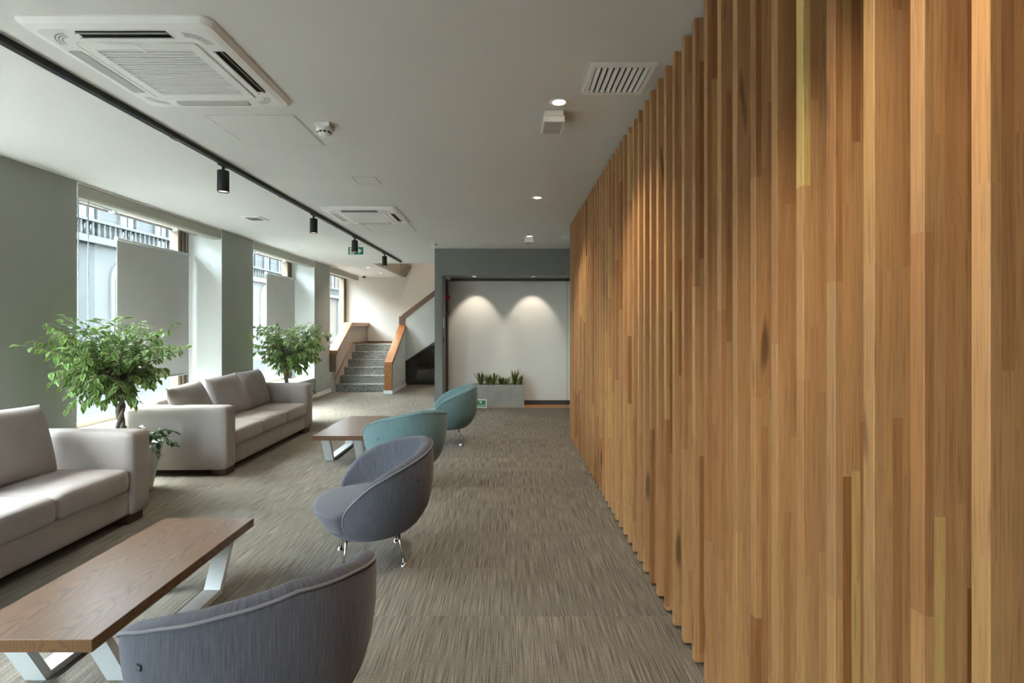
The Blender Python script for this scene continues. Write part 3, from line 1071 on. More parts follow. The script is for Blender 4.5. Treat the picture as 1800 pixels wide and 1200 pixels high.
# ------------------------------------------------------------------ ceiling fittings
def make_ac():
    t = empty('ceiling_air_conditioner')
    S = 0.43
    bm = bmesh.new()
    def rr(h, r, z, n=5):
        vs = []
        for cx, cy, a0 in ((1, 1, 0), (-1, 1, 90), (-1, -1, 180), (1, -1, 270)):
            for i in range(n + 1):
                a = R(a0 + 90 * i / n)
                vs.append(bm.verts.new((cx * (h - r) + r * math.cos(a), cy * (h - r) + r * math.sin(a), z)))
        return vs
    rings = [rr(S, 0.05, 0.0), rr(S, 0.05, -0.008), rr(S - 0.02, 0.05, -0.026), rr(S - 0.05, 0.05, -0.032), rr(0.285, 0.04, -0.034), rr(0.282, 0.04, -0.028)]
    for a, b in zip(rings, rings[1:]):
        for i in range(len(a)):
            j = (i + 1) % len(a)
            bm.faces.new((a[i], a[j], b[j], b[i]))
    bm.faces.new(rings[-1])
    bmesh.ops.recalc_face_normals(bm, faces=list(bm.faces))
    obj('fascia', bm, M['white'], t)
    # intake grille: frame, dark bed, fine bars
    bm = bmesh.new()
    g = 0.272
    prism(bm, [(-g, -g), (g, -g), (g, -0.225), (-g, -0.225)], 'z', -0.038, -0.028)
    prism(bm, [(-g, g), (g, g), (g, 0.225), (-g, 0.225)], 'z', -0.038, -0.028)
    prism(bm, [(-g, -0.225), (-0.225, -0.225), (-0.225, 0.225), (-g, 0.225)], 'z', -0.038, -0.028)
    prism(bm, [(g, -0.225), (0.225, -0.225), (0.225, 0.225), (g, 0.225)], 'z', -0.038, -0.028)
    gf = obj('intake_frame', bm, M['white'], t)
    obj('intake_bed', B(-0.225, 0.225, -0.225, 0.225, -0.031, -0.0285), M['grille_dark'], gf)
    bm = bmesh.new()
    nb = 20
    for i in range(nb):
        y = -0.225 + 0.45 * (i + 0.5) / nb
        box(bm, -0.225, 0.225, y - 0.0055, y + 0.0055, -0.037, -0.031)
    gb = obj('intake_bars', bm, M['white'], gf)
    gb['kind'] = 'stuff'
    obj('latch', B(-0.008, 0.008, -0.262, -0.205, -0.040, -0.036, 0.001, 1), M['white'], gf)
    # four outlets with flaps
    for q in range(4):
        e = obj('air_outlet', B(-0.20, 0.20, 0.313, 0.365, -0.0345, -0.030), M['dark_slot'], t, rot=(0, 0, q * PI / 2))
        bm = bmesh.new()
        if q in (1,):
            box(bm, -0.205, 0.205, 0.308, 0.368, -0.0365, -0.0330)
            obj('flap', bm, M['flap'], e)
        else:
            prism(bm, [(0.310, -0.0335), (0.330, -0.047), (0.334, -0.045), (0.316, -0.0320)], 'x', -0.205, 0.205)
            prism(bm, [(0.352, -0.036), (0.358, -0.0425), (0.361, -0.0415), (0.357, -0.034)], 'x', -0.205, 0.205)
            obj('flap', bm, M['flap'], e)
    # perforated corners
    bm = bmesh.new()
    for cx in (-1, 1):
        for cy in (-1, 1):
            for rad in (0.062, 0.075, 0.088):
                nn = int(rad * 190)
                for i in range(nn):
                    a = (i + 0.5) / nn * PI / 2
                    px = cx * (0.262 + rad * math.cos(a))
                    py = cy * (0.262 + rad * math.sin(a))
                    bmesh.ops.create_circle(bm, cap_ends=True, segments=6, radius=0.0032, matrix=Matrix.Translation((px, py, -0.0347)))
    for f in bm.faces:
        if f.normal.z > 0:
            f.normal_flip()
    pf = obj('perforations', bm, M['grille_dark'], t)
    pf['kind'] = 'stuff'
    return t
ac = make_ac()
ac.location = (-1.716, 2.55, H)
tag(ac, 'large white ceiling air conditioner cassette near the top left corner', 'air conditioner', 'ceiling air conditioners')
ac2 = copy_tree(ac)
ac2.location = (-1.69, 5.94, H)
tag(ac2, 'smaller looking white ceiling air conditioner farther away above the second coffee table', 'air conditioner', 'ceiling air conditioners')

def hatch(x0, x1, y0, y1, label):
    t = thing('access_hatch', ((x0 + x1) / 2, (y0 + y1) / 2, H), label, 'hatch', 'flush ceiling hatches')
    hx, hy = (x1 - x0) / 2, (y1 - y0) / 2
    g = 0.006
    bm = bmesh.new()
    for a in ((-hx, -hx + g, -hy, hy), (hx - g, hx, -hy, hy), (-hx + g, hx - g, -hy, -hy + g), (-hx + g, hx - g, hy - g, hy)):
        box(bm, a[0], a[1], a[2], a[3], -0.004, 0.0)
    obj('hatch_frame', bm, M['ceiling'], t)
    obj('hatch_panel', B(-hx + g + 0.004, hx - g - 0.004, -hy + g + 0.004, hy - g - 0.004, -0.003, 0.0), M['ceiling'], t)
hatch(-1.93, -1.355, 3.13, 3.66, 'flush square ceiling hatch just behind the near air conditioner')
hatch(-1.93, -1.30, 6.47, 7.0, 'flush ceiling hatch just behind the farther air conditioner')
hatch(-1.41, -1.19, 4.43, 4.66, 'small flush ceiling plate between the two air conditioners')

def grille(name, loc, w, d, nb, label, along_y=True, group=None):
    t = thing(name, loc, label, 'vent', group)
    fr = 0.028
    bm = bmesh.new()
    for a in ((-w / 2, -w / 2 + fr, -d / 2, d / 2), (w / 2 - fr, w / 2, -d / 2, d / 2), (-w / 2 + fr, w / 2 - fr, -d / 2, -d / 2 + fr), (-w / 2 + fr, w / 2 - fr, d / 2 - fr, d / 2)):
        box(bm, a[0], a[1], a[2], a[3], -0.014, 0.0)
    obj('vent_frame', bm, M['white'], t)
    obj('vent_bed', B(-w / 2 + fr, w / 2 - fr, -d / 2 + fr, d / 2 - fr, -0.003, 0.0), M['grille_dark'], t)
    s0 = None
    iw = w - 2 * fr
    for i in range(nb):
        x = -iw / 2 + iw * (i + 0.5) / nb
        if s0 is None:
            bm = bmesh.new()
            hw = iw / nb * 0.31
            prism(bm, [(-hw, -0.010), (hw, -0.016), (hw, -0.013), (-hw, -0.006)], 'y', -d / 2 + fr, d / 2 - fr)
            s0 = obj('louver', bm, M['white'], t, loc=(x, 0, 0))
        else:
            inst('louver', s0, t, (x, 0, 0))
    return t
grille('air_vent', (0.588, 2.667, H), 0.335, 0.325, 9, 'white louvred ceiling vent beside the wood slats', group='ceiling vents')
grille('air_vent', (-3.14, 6.12, H), 0.24, 0.24, 6, 'small white ceiling vent between the windows and the track lights', group='ceiling vents')
grille('air_vent', (0.93, 7.45, H), 0.22, 0.16, 5, 'small ceiling vent half hidden by the far end of the slats', group='ceiling vents')

def spot(name, loc, energy, parent, size=70, blend=0.6, col=(1.0, 0.80, 0.58), rot=(0, 0, 0), rad=0.03):
    d = bpy.data.lights.new(name, 'SPOT')
    d.energy = energy
    d.spot_size = R(size)
    d.spot_blend = blend
    d.color = col
    d.shadow_soft_size = rad
    o = bpy.data.objects.new(name, d)
    COL.objects.link(o)
    o.location = loc
    o.rotation_euler = rot
    o.parent = parent
    return o

def downlight(x, y, z, label, energy, group, r=0.042, size=110, blend=0.8, col=(1.0, 0.83, 0.64), tilt=0):
    t = thing('downlight', (x, y, z), label, 'downlight', group)
    bm = bmesh.new()
    lathe(bm, [(r + 0.014, 0.0), (r + 0.013, -0.004), (r, -0.005), (r - 0.004, -0.001)], 24)
    obj('trim_ring', bm, M['white'], t)
    bm = bmesh.new()
    bmesh.ops.create_circle(bm, cap_ends=True, segments=20, radius=r - 0.004, matrix=Matrix.Translation((0, 0, -0.0025)) @ Matrix.Rotation(PI, 4, 'X'))
    obj('lens', bm, M['lamp_glow'], t)
    spot('downlight_lamp', (0, 0, -0.012), energy, t, size, blend, col, (R(tilt), 0, 0))
    return t
G1 = 'downlights along the slat wall'
downlight(0.30, 2.95, H, 'round downlight in the ceiling nearest the large vent', 16, G1)
downlight(0.30, 5.14, H, 'round downlight in the middle of the ceiling row beside the slats', 16, G1)
downlight(0.31, 7.35, H, 'round downlight just before the slate portal', 16, G1)
downlight(0.30, 0.76, H, 'round downlight above the camera', 16, G1)
G2 = 'downlights in the portal soffit'
downlight(-0.605, 8.72, 2.34, 'left of the two downlights under the slate portal', 6.0, G2, 0.032, 66, 0.5, (1.0, 0.88, 0.72), 30)
downlight(0.435, 8.72, 2.34, 'right of the two downlights under the slate portal', 6.0, G2, 0.032, 66, 0.5, (1.0, 0.88, 0.72), 30)
G3 = 'downlights over the stairs'
downlight(-3.20, 11.27, H, 'nearer small downlight over the granite stairs', 9, G3, 0.035, 140, 0.9, (1.0, 0.80, 0.60))
downlight(-3.22, 12.45, H, 'farther small downlight over the granite stairs', 9, G3, 0.035, 140, 0.9, (1.0, 0.80, 0.60))

downlight(-2.0, 12.0, 5.0, 'added fill lamp high up in the stairwell out of view', 22, G3, 0.05, 150, 0.9, (1.0, 0.88, 0.74))  # unseen lamp, added to brighten the dark stairwell walls

def emergency(x, y, label):
    t = thing('emergency_light', (x, y, H), label, 'emergency light', 'white emergency lights on the ceiling')
    obj('mount', B(-0.060, 0.060, -0.11, 0.0, -0.035, 0.0, 0.004, 1), M['white'], t)
    bm = bmesh.new()
    prism(bm, [(-0.10, -0.034), (0.12, -0.030), (0.125, -0.060), (-0.095, -0.068)], 'x', -0.066, 0.066)
    hd = obj('lamp_head', bm, M['white'], t)
    bm = bmesh.new()
    prism(bm, [(-0.085, -0.0655), (0.115, -0.0585), (0.115, -0.0625), (-0.085, -0.0695)], 'x', -0.056, 0.056)
    obj('diffuser', bm, M['flap'], hd)
emergency(0.282, 3.16, 'boxy white emergency light just behind the nearest ceiling downlight')
emergency(0.31, 7.56, 'boxy white emergency light just before the slate portal')

def detector(x, y, label, boxy=True):
    t = thing('smoke_detector', (x, y, H), label, 'smoke detector', 'ceiling smoke detectors')
    if boxy:
        obj('junction_box', B(-0.05, 0.05, -0.05, 0.05, -0.03, 0.0, 0.004, 1), M['white'], t)
    z = -0.03 if boxy else 0.0
    bm = bmesh.new()
    lathe(bm, [(0.052, z), (0.052, z - 0.014), (0.045, z - 0.020), (0.043, z - 0.032), (0.030, z - 0.046), (0, z - 0.050)], 24)
    hd = obj('detector_head', bm, M['white'], t)
    for q in range(5):
        a = R(-140 + q * 36)
        bm = bmesh.new()
        box(bm, -0.001, 0.002, -0.009, 0.009, -0.005, 0.004)
        obj('slot', bm, M['dark_slot'], hd, loc=(0.0435 * math.cos(a), 0.0435 * math.sin(a), z - 0.027), rot=(0, 0, a))
detector(-1.22, 3.28, 'white smoke detector on the ceiling beside the near hatch')
detector(-1.205, 8.0, 'white smoke detector on the ceiling just before the slate portal', False)
t = thing('smoke_detector', (-2.55, 7.6, H), 'tiny pale sprinkler head beside the green exit sign', 'sprinkler')
bm = bmesh.new(); lathe(bm, [(0.03, 0), (0.028, -0.006), (0.008, -0.010), (0.008, -0.03), (0.016, -0.034), (0, -0.036)], 14)
t.name = 'sprinkler'
obj('sprinkler_head', bm, M['white'], t)
t.location = (-2.33, 7.75, H)

# track with spots
tr = thing('light_track', (0, 0, H), 'long black lighting track running along the ceiling', 'lighting track')
def tx(y):
    return -2.335 + (y - 2.26) * 0.0165
bm = bmesh.new()
prism(bm, [(tx(0.6) - 0.018, 0.6), (tx(0.6) + 0.018, 0.6), (tx(10.1) + 0.018, 10.1), (tx(10.1) - 0.018, 10.1)], 'z', -0.034, 0.0)
obj('rail', bm, M['black'], tr)
bm = bmesh.new()
prism(bm, [(tx(0.6) - 0.006, 0.6), (tx(0.6) + 0.006, 0.6), (tx(10.1) + 0.006, 10.1), (tx(10.1) - 0.006, 10.1)], 'z', -0.0355, -0.0335)
obj('rail_groove', bm, M['dark_slot'], tr)
for y in (3.45, 5.0, 6.55):
    obj('rail_joint', B(tx(y) - 0.02, tx(y) + 0.02, y - 0.03, y + 0.03, -0.037, -0.001), M['black'], tr)
obj('end_cap', B(tx(10.1) - 0.02, tx(10.1) + 0.02, 10.09, 10.12, -0.036, 0), M['black'], tr)
sp0 = None
for y, lab in ((4.00, 'largest looking black track spotlight, nearest the camera'), (5.78, 'second black track spotlight from the camera'),
               (7.25, 'black track spotlight in front of the green exit sign'), (8.88, 'farthest black track spotlight near the stair ceiling')):
    if sp0 is None:
        t = thing('track_spotlight', (tx(y), y, H - 0.036), lab, 'spotlight', 'black track spotlights')
        obj('adapter', B(-0.016, 0.016, -0.055, 0.055, -0.012, -0.0005, 0.002, 1), M['black'], t)
        bm = bmesh.new(); tube(bm, [(0, 0, -0.01), (0, 0, -0.05)], 0.011, 10); obj('stem', bm, M['black'], t)
        bm = bmesh.new()
        lathe(bm, [(0, -0.045), (0.042, -0.045), (0.044, -0.048), (0.044, -0.215), (0.042, -0.216), (0.039, -0.205), (0, -0.205)], 28)
        obj('barrel', bm, M['black'], t)
        bm = bmesh.new()
        bmesh.ops.create_circle(bm, cap_ends=True, segments=24, radius=0.0385, matrix=Matrix.Translation((0, 0, -0.208)) @ Matrix.Rotation(PI, 4, 'X'))
        obj('lens', bm, M['spot_glow'], t)
        spot('spotlight_lamp', (0, 0, -0.22), 8, t, 60, 0.7, (1.0, 0.82, 0.60))
        sp0 = t
    else:
        t = copy_tree(sp0)
        t.location = (tx(y), y, H - 0.036)
        tag(t, lab, 'spotlight', 'black track spotlights')

# ------------------------------------------------------------------ signs
def text_mesh(name, s, size, mat, parent, loc, rot, depth=0.001):
    cu = bpy.data.curves.new(name, 'FONT')
    cu.body = s
    cu.size = size
    cu.extrude = depth
    cu.align_x = 'CENTER'
    o = bpy.data.objects.new(name, cu)
    COL.objects.link(o)
    dg = bpy.context.evaluated_depsgraph_get()
    me = bpy.data.meshes.new_from_object(o.evaluated_get(dg))
    bpy.data.objects.remove(o)
    me.materials.clear()
    me.materials.append(mat)
    m = bpy.data.objects.new(name, me)
    COL.objects.link(m)
    m.parent = parent
    m.location = loc
    m.rotation_euler = rot
    return m

# hanging exit sign with running figure and arrow
t = thing('exit_sign', (-2.50, 8.10, H), 'green hanging exit sign with running figure and arrow', 'sign')
obj('mount', B(-0.08, 0.08, -0.02, 0.02, -0.02, 0.0), M['white'], t)
for x in (-0.06, 0.06):
    obj('hanger', B(x - 0.004, x + 0.004, -0.004, 0.004, -0.05, -0.02), M['chrome'], t)
obj('board', B(-0.122, 0.122, -0.006, 0.006, -0.165, -0.042), M['green_sign'], t)
obj('white_field', B(-0.100, -0.030, -0.0075, -0.005, -0.158, -0.049), M['sign_white'], t)
bm = bmesh.new()
ya, yb = -0.0085, -0.0070
bmesh.ops.create_circle(bm, cap_ends=True, segments=10, radius=0.008, matrix=Matrix.Translation((-0.056, ya, -0.062)) @ Matrix.Rotation(PI / 2, 4, 'X'))
for pl in ([(-0.066, -0.072), (-0.055, -0.070), (-0.060, -0.105), (-0.072, -0.104)],
           [(-0.060, -0.075), (-0.040, -0.088), (-0.043, -0.093), (-0.062, -0.085)],
           [(-0.066, -0.076), (-0.084, -0.084), (-0.090, -0.098), (-0.085, -0.099), (-0.079, -0.089), (-0.064, -0.085)],
           [(-0.062, -0.104), (-0.048, -0.120), (-0.052, -0.145), (-0.059, -0.144), (-0.056, -0.123), (-0.070, -0.108)],
           [(-0.066, -0.104), (-0.076, -0.124), (-0.094, -0.128), (-0.094, -0.134), (-0.072, -0.131), (-0.060, -0.108)]):
    prism(bm, pl, 'y', ya, yb)
obj('running_figure', bm, M['green_sign'], t)
bm = bmesh.new()
prism(bm, [(-0.010, -0.090), (0.045, -0.090), (0.045, -0.062), (0.100, -0.104), (0.045, -0.146), (0.045, -0.118), (-0.010, -0.118)], 'y', ya, -0.005)
obj('arrow', bm, M['sign_white'], t)

# floor sign leaning on the planter
t = thing('floor_exit_sign', (-0.49, 8.862, 0.0), 'small green floor sign reading SALIDA leaning on the concrete planter', 'sign')
t.rotation_euler = (R(-5), 0, 0)
obj('white_frame', B(-0.115, 0.095, -0.008, 0.008, 0.002, 0.155, 0.002, 1), M['sign_white'], t)
obj('green_panel', B(-0.098, 0.078, -0.0095, -0.007, 0.022, 0.134), M['green_sign'], t)
bm = bmesh.new()
prism(bm, [(-0.035, 0.094), (-0.010, 0.094), (-0.010, 0.080), (0.018, 0.104), (-0.010, 0.128), (-0.010, 0.114), (-0.035, 0.114)], 'y', -0.0108, -0.009)
obj('arrow', bm, M['sign_white'], t)
text_mesh('lettering', 'SALIDA', 0.050, M['sign_white'], t, (-0.010, -0.0100, 0.032), (PI / 2, 0, 0), 0.0006)

# ------------------------------------------------------------------ planter with snake plants
pl = thing('concrete_planter', (-0.17, 8.96, 0.006), 'rectangular concrete planter holding a row of snake plants', 'planter')
hw, dp, ph = 0.45, 0.26, 0.405
bm = bmesh.new()
wt = 0.02
box(bm, -hw, hw, -0.07, -0.07 + wt, 0, ph)
box(bm, -hw, hw, dp - 0.07 - wt, dp - 0.07, 0, ph)
box(bm, -hw, -hw + wt, -0.07 + wt, dp - 0.07 - wt, 0, ph)
box(bm, hw - wt, hw, -0.07 + wt, dp - 0.07 - wt, 0, ph)
box(bm, -hw + wt, hw - wt, -0.07 + wt, dp - 0.07 - wt, 0, 0.05)
obj('trough', bm, M['concrete'], pl)
obj('soil', B(-hw + wt, hw - wt, -0.07 + wt, dp - 0.07 - wt, 0.05, ph - 0.035), M['soil'], pl)
def blade(L, w, lean, bend):
    bm = bmesh.new()
    n = 7
    rows = []
    for i in range(n + 1):
        q = i / n
        ww = w * (0.55 + 0.9 * q) * (1 - q ** 3.2) + 0.0008
        if q < 0.45:
            ww = w * (0.55 + 0.9 * q)
        x = lean * L * q + bend * L * q * q
        z = L * q * (1 - 0.18 * abs(lean) * q)
        rows.append([bm.verts.new((x + dx * 0, dx, z + 0)) for dx in (-ww, -ww * 0.72, 0, ww * 0.72, ww)])
        rows[-1][0].co.x += 0.004; rows[-1][4].co.x += 0.004
    for a, b in zip(rows, rows[1:]):
        for j in range(4):
            f = bm.faces.new((a[j], a[j + 1], b[j + 1], b[j]))
            f.material_index = 1 if j in (0, 3) else 0
            f.smooth = True
    return bm
rs = random.Random(3)
for xi, (px, hh) in enumerate(((-0.335, 0.205), (-0.20, 0.15), (-0.10, 0.205), (0.04, 0.14), (0.12, 0.13), (0.28, 0.255), (0.375, 0.17))):
    e = empty('snake_plant', (px, 0.06 + rs.uniform(-0.03, 0.03), ph - 0.037))
    e.parent = pl
    for q in range(9):
        L = hh * rs.uniform(0.75, 1.25)
        o = obj('leaf', blade(L + 0.035, rs.uniform(0.019, 0.027), rs.uniform(0.02, 0.42), rs.uniform(-0.05, 0.22)), [M['snake'], M['snake_edge']], e)
        a = q * 2 * PI / 9 + rs.uniform(-0.4, 0.4)
        o.rotation_euler = (0, 0, a)
        o.location = (0.018 * math.cos(a), 0.012 * math.sin(a), 0)

# ------------------------------------------------------------------ ficus trees
def leaf_mesh(L, w, droop, fold):
    bm = bmesh.new()
    n = 5
    rows = []
    for i in range(n + 1):
        q = i / n
        ww = w * math.sin(PI * min(1, (q * 0.93 + 0.05)) ** 0.85) + 0.0006
        x = L * q
        z = -droop * L * q * q
        rows.append([bm.verts.new((x, dy, z + abs(dy) * fold)) for dy in (-ww, -ww * 0.62, 0, ww * 0.62, ww)])
    for a, b in zip(rows, rows[1:]):
        for j in range(4):
            f = bm.faces.new((a[j], a[j + 1], b[j + 1], b[j]))
            f.material_index = 1 if j in (0, 3) else 0
            f.smooth = True
    return bm

def leaf_matrix(p, d, roll, s):
    d = d.normalized()
    side = d.cross(Vector((0, 0, 1)))
    if side.length < 1e-3:
        side = Vector((1, 0, 0))
    side.normalize()
    up = side.cross(d).normalized()
    m = Matrix((d, -side * -1, up)).transposed()
    m = Matrix((d, up.cross(d), up)).transposed().to_4x4()
    return Matrix.Translation(p) @ m @ Matrix.Rotation(roll, 4, 'X') @ Matrix.Scale(s, 4)

def crown_leaves(rng, n_twigs, cx, cy):
    """twigs as point lists and leaf matrices, in tree-local space (z from the floor)"""
    twigs, leaves = [], []
    for i in range(n_twigs):
        zt = rng.choice((rng.uniform(0.95, 1.56), rng.uniform(1.2, 1.60), rng.uniform(0.80, 1.15)))
        q = (zt - 0.80) / 0.75
        rmax = 0.17 + 0.43 * min(1, q * 1.5) ** 0.8
        if zt > 1.42:
            rmax *= 0.85
        a = rng.uniform(0, 2 * PI)
        rr = rmax * math.sqrt(rng.uniform(0.08, 1.0))
        tip = Vector((cx + rr * math.cos(a) * 1.02, cy + rr * math.sin(a) * 0.92, zt))
        if tip.x < -0.42:
            tip.x = -0.42 + (tip.x + 0.42) * 0.3
        s = Vector((cx * 0.3 + rng.uniform(-0.05, 0.05), cy * 0.3 + rng.uniform(-0.05, 0.05), rng.uniform(0.86, 1.02)))
        s = s + (tip - s) * rng.uniform(0.0, 0.25)
        mid = (s + tip) / 2 + Vector((0, 0, rng.uniform(0.04, 0.13)))
        end = tip + Vector(((tip.x - cx) * 0.05, (tip.y - cy) * 0.05, -rng.uniform(0.02, 0.10)))
        pts = []
        for j in range(7):
            u = j / 6
            pts.append(s * (1 - u) ** 2 + mid * 2 * u * (1 - u) + end * u * u)
        twigs.append(pts)
        nl = rng.randint(11, 16)
        for j in range(nl):
            u = 0.30 + 0.70 * (j + rng.random()) / nl
            p = s * (1 - u) ** 2 + mid * 2 * u * (1 - u) + end * u * u
            tan = (mid - s) * 2 * (1 - u) + (end - mid) * 2 * u
            tan.normalize()
            lat = tan.cross(Vector((0, 0, 1)))
            lat.normalize()
            d = tan * rng.uniform(0.2, 0.8) + lat * rng.choice((-1, 1)) * rng.uniform(0.4, 1.0) + Vector((0, 0, rng.uniform(-0.9, 0.15)))
            leaves.append(leaf_matrix(p + d.normalized() * 0.008, d, rng.uniform(-0.6, 0.6), rng.uniform(0.75, 1.2)))
    return twigs, leaves

def joined(name, tmpl, mats, parent):
    """one mesh of many leaves"""
    src = [t.data for t in tmpl]
    vs, fs, mi = [], [], []
    for i, m in enumerate(mats):
        me = src[i % len(src)]
        b = len(vs)
        vs.extend([tuple(m @ v.co) for v in me.vertices])
        for p in me.polygons:
            fs.append([b + q for q in p.vertices])
            mi.append(p.material_index)
    me = bpy.data.meshes.new(name)
    me.from_pydata(vs, [], fs)
    for mt in src[0].materials:
        me.materials.append(mt)
    me.polygons.foreach_set('material_index', mi)
    me.polygons.foreach_set('use_smooth', [True] * len(fs))
    me.update()
    o = bpy.data.objects.new(name, me)
    COL.objects.link(o)
    o.parent = parent
    o['kind'] = 'stuff'
    return o

class Tmpl:
    def __init__(s, me):
        s.data = me
def tmpl_list(maker, mats, params):
    out = []
    for p in params:
        bm = maker(*p)
        me = bpy.data.meshes.new('leaf')
        bm.to_mesh(me)
        bm.free()
        for m in mats:
            me.materials.append(m)
        out.append(Tmpl(me))
    return out
FT = tmpl_list(leaf_mesh, [M['leaf'], M['leaf_edge']], [(0.066, 0.0170, 0.25, 0.25), (0.060, 0.0175, 0.45, 0.15), (0.072, 0.0165, 0.12, 0.35)])
ST = tmpl_list(leaf_mesh, [M['shrub'], M['shrub']], [(0.060, 0.021, 0.35, 0.15), (0.050, 0.019, 0.2, 0.2)])

def ficus(loc, label, seed, cx, cy, n_single, extra_hang=False):
    rng = random.Random(seed)
    t = thing('potted_ficus', loc, label, 'potted tree', 'ficus trees beside the sofas')
    bm = bmesh.new()
    lathe(bm, [(0, 0.0), (0.205, 0.0), (0.215, 0.01), (0.295, 0.41), (0.300, 0.425), (0.285, 0.425), (0.272, 0.385), (0, 0.385)], 40)
    obj('pot', bm, M['pot'], t)
    bm = bmesh.new()
    lathe(bm, [(0, 0.386), (0.272, 0.386), (0.272, 0.389), (0.15, 0.400), (0, 0.405)], 32)
    obj('soil', bm, M['soil'], t)
    bm = bmesh.new()
    for s in range(3):
        pts, rads = [], []
        for i in range(25):
            u = i / 24
            a = s * 2 * PI / 3 + u * 2 * PI * 1.6
            r = 0.024 + 0.010 * math.sin(u * 9)
            pts.append((r * math.cos(a) - 0.03 * u, r * math.sin(a), 0.39 + 0.52 * u))
            rads.append(0.021 - 0.006 * u)
        tube(bm, pts, rads, 8)
    tk = obj('trunk', bm, M['bark'], t)
    twigs, leaves = crown_leaves(rng, 205, cx, cy)
    if extra_hang:
        for (ex, ey, ez) in ((-0.40, -0.10, 0.74), (-0.30, -0.2, 0.80)):
            s = Vector((-0.05, 0, 0.95)); e = Vector((ex, ey, ez))
            mid = Vector((ex * 0.55, ey * 0.5, 0.98))
            pts = [s * (1 - u) ** 2 + mid * 2 * u * (1 - u) + e * u * u for u in [j / 6 for j in range(7)]]
            twigs.append(pts)
            for j in range(8):
                u = 0.5 + 0.5 * (j + 0.5) / 8
                p = s * (1 - u) ** 2 + mid * 2 * u * (1 - u) + e * u * u
                d = Vector((rng.uniform(-1, 0.6), rng.uniform(-0.6, 0.6), -0.8))
                leaves.append(leaf_matrix(p, d, rng.uniform(-0.5, 0.5), 1.0))
    bm = bmesh.new()
    for tw in twigs:
        tube(bm, tw, [0.0045 - 0.0006 * j for j in range(len(tw))], 5)
    for q in range(9):
        a = q * 2 * PI / 9
        tube(bm, [(-0.03, 0, 0.88), (cx * 0.5 + 0.10 * math.cos(a), cy * 0.5 + 0.10 * math.sin(a), 1.02), (cx * 0.7 + 0.26 * math.cos(a), cy * 0.7 + 0.24 * math.sin(a), 1.22)], [0.011, 0.008, 0.005], 6)
    obj('branches', bm, M['bark'], t)
    cl = Vector((0, 0, CAMZ)) - Vector(loc)
    order = sorted(range(len(leaves)), key=lambda i: (leaves[i].translation - cl).length)
    single = order[:n_single]
    rest = order[n_single:]
    for c, i in enumerate(single):
        o = bpy.data.objects.new('leaf', FT[c % len(FT)].data)
        COL.objects.link(o)
        o.parent = t
        o.matrix_local = leaves[i]
    joined('foliage', FT, [leaves[i] for i in rest], t)
    # underplanting spilling over the rim
    sh, stems = [], []
    for q in range(15):
        a = q * 2 * PI / 15 + rng.uniform(-0.15, 0.15)
        out = rng.uniform(0.36, 0.47)
        s = Vector((0.16 * math.cos(a), 0.16 * math.sin(a), 0.39))
        e = Vector((out * math.cos(a), out * math.sin(a), rng.uniform(0.30, 0.50)))
        mid = Vector((0.27 * math.cos(a), 0.27 * math.sin(a), rng.uniform(0.56, 0.64)))
        stems.append([s * (1 - u) ** 2 + mid * 2 * u * (1 - u) + e * u * u for u in [j / 6 for j in range(7)]])
        for j in range(17):
            u = 0.25 + 0.75 * (j + rng.random()) / 17
            p = s * (1 - u) ** 2 + mid * 2 * u * (1 - u) + e * u * u
            d = Vector((math.cos(a) * rng.uniform(-0.2, 1.0) + rng.uniform(-0.9, 0.9), math.sin(a) * rng.uniform(-0.2, 1.0) + rng.uniform(-0.9, 0.9), rng.uniform(-0.7, 0.5)))
            sh.append(leaf_matrix(p, d, rng.uniform(-0.5, 0.5), rng.uniform(0.7, 1.1)))
    bm = bmesh.new()
    for sm in stems:
        tube(bm, sm, 0.003, 5)
    us = obj('shrub_stems', bm, M['shrub'], t)
    joined('shrub_leaves', ST, sh, us)
    return t
ficus((-3.38, 4.33, 0), 'large variegated ficus with braided trunk in pale pot between the two sofas', 11, -0.12, 0.0, 300, True)
ficus((-3.335, 7.46, 0), 'variegated ficus in pale pot beyond the far arm of the farther sofa', 23, 0.04, 0.0, 0)

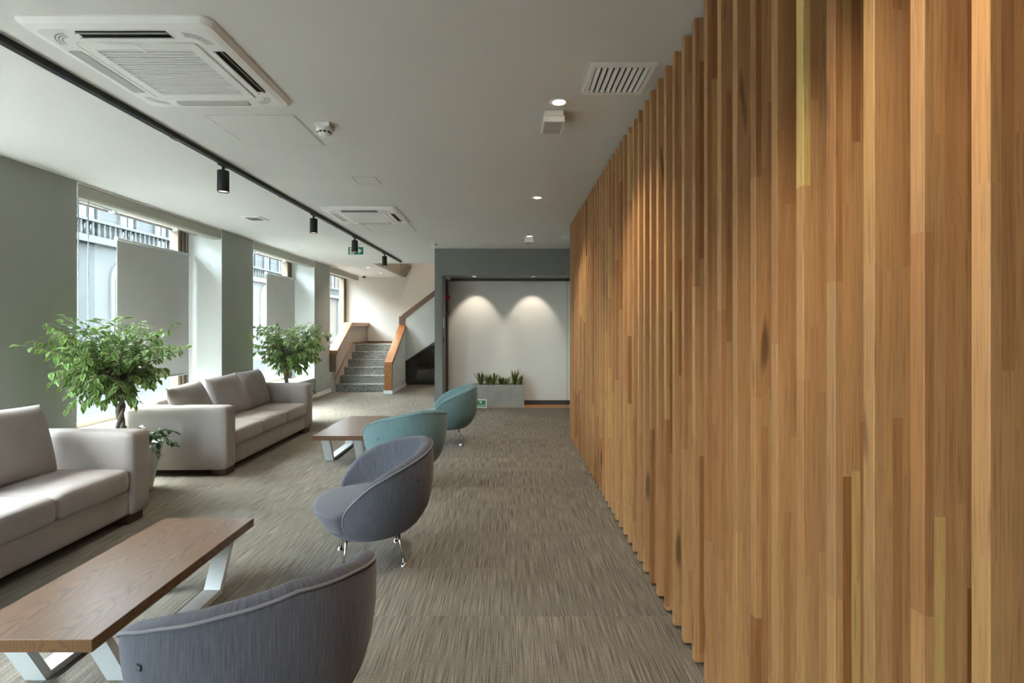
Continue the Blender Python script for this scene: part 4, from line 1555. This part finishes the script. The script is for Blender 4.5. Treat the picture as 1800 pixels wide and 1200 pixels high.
# ------------------------------------------------------------------ wall fittings
t = thing('fire_alarm', (-1.139, 9.0, 1.985), 'red fire alarm sounder on the inner jamb of the slate portal', 'alarm')
obj('backplate', B(0.0, 0.02, -0.05, 0.05, -0.05, 0.05, 0.003, 1), M['red'], t)
bm = bmesh.new(); tube(bm, [(0.018, 0, 0), (0.07, 0, 0)], [0.04, 0.034], 14); obj('sounder', bm, M['red'], t)
t = thing('security_camera', (-1.07, 8.80, 2.34), 'small white security camera under the corner of the slate portal', 'camera')
obj('mount', B(-0.035, 0.035, -0.03, 0.03, -0.035, 0.0, 0.004, 1), M['white'], t)
bm = bmesh.new(); lathe(bm, [(0.03, -0.035), (0.028, -0.05), (0.018, -0.062), (0, -0.066)], 16); obj('dome', bm, M['flap'], t)
t = thing('intercom_panel', (-1.139, 8.64, 1.53), 'slim pale intercom panel on the portal jamb', 'intercom')
obj('panel', B(0.0, 0.012, -0.03, 0.03, -0.09, 0.09, 0.003, 1), M['white'], t)
obj('button', B(0.011, 0.016, -0.012, 0.012, -0.05, -0.03, 0.002, 1), M['flap'], t)
t = thing('light_switch', (-1.139, 8.64, 1.22), 'small dark switch low on the portal jamb', 'switch')
obj('plate', B(0.0, 0.008, -0.03, 0.03, -0.05, 0.05, 0.002, 1), M['dark_base'], t)
obj('rocker', B(0.007, 0.012, -0.016, 0.016, -0.03, 0.03, 0.002, 1), M['black'], t)
t = thing('call_point', (XL, 10.42, 1.16), 'red fire call point on the pillar beside the stairs', 'call point')
obj('housing', B(0.0, 0.035, -0.055, 0.055, -0.06, 0.06, 0.004, 1), M['red'], t)
obj('face', B(0.034, 0.038, -0.03, 0.03, -0.03, 0.03), M['white'], t)
t = thing('access_reader', (XL, 10.85, 1.19), 'slim black card reader on the pillar beside the stairs', 'card reader')
obj('reader_body', B(0.0, 0.022, -0.028, 0.028, -0.06, 0.06, 0.005, 2), M['black'], t)
obj('reader_pad', B(0.021, 0.024, -0.016, 0.016, -0.01, 0.04), M['dark_base'], t)
t = thing('dome_camera', (-3.78, 12.95, H), 'small dome camera on the ceiling over the stair landing', 'camera')
bm = bmesh.new(); lathe(bm, [(0.07, 0), (0.068, -0.025), (0.05, -0.03)], 20); obj('collar', bm, M['white'], t)
bm = bmesh.new(); lathe(bm, [(0.05, -0.028), (0.045, -0.06), (0.025, -0.078), (0, -0.082)], 20); obj('dome', bm, M['black'], t)

# glass leaf at the end of the slats
t = thing('glass_door', (0.99, 8.35, 0), 'frameless clear glass door leaf edge beyond the last slat', 'glass door')
obj('pane', B(0, 0.012, -0.02, 0.16, 0.02, 2.34), M['glass'], t)
obj('top_hinge', B(-0.01, 0.022, -0.03, 0.05, 2.30, 2.36, 0.003, 1), M['chrome'], t)
obj('bottom_hinge', B(-0.01, 0.022, -0.03, 0.05, 0.0, 0.05, 0.003, 1), M['chrome'], t)
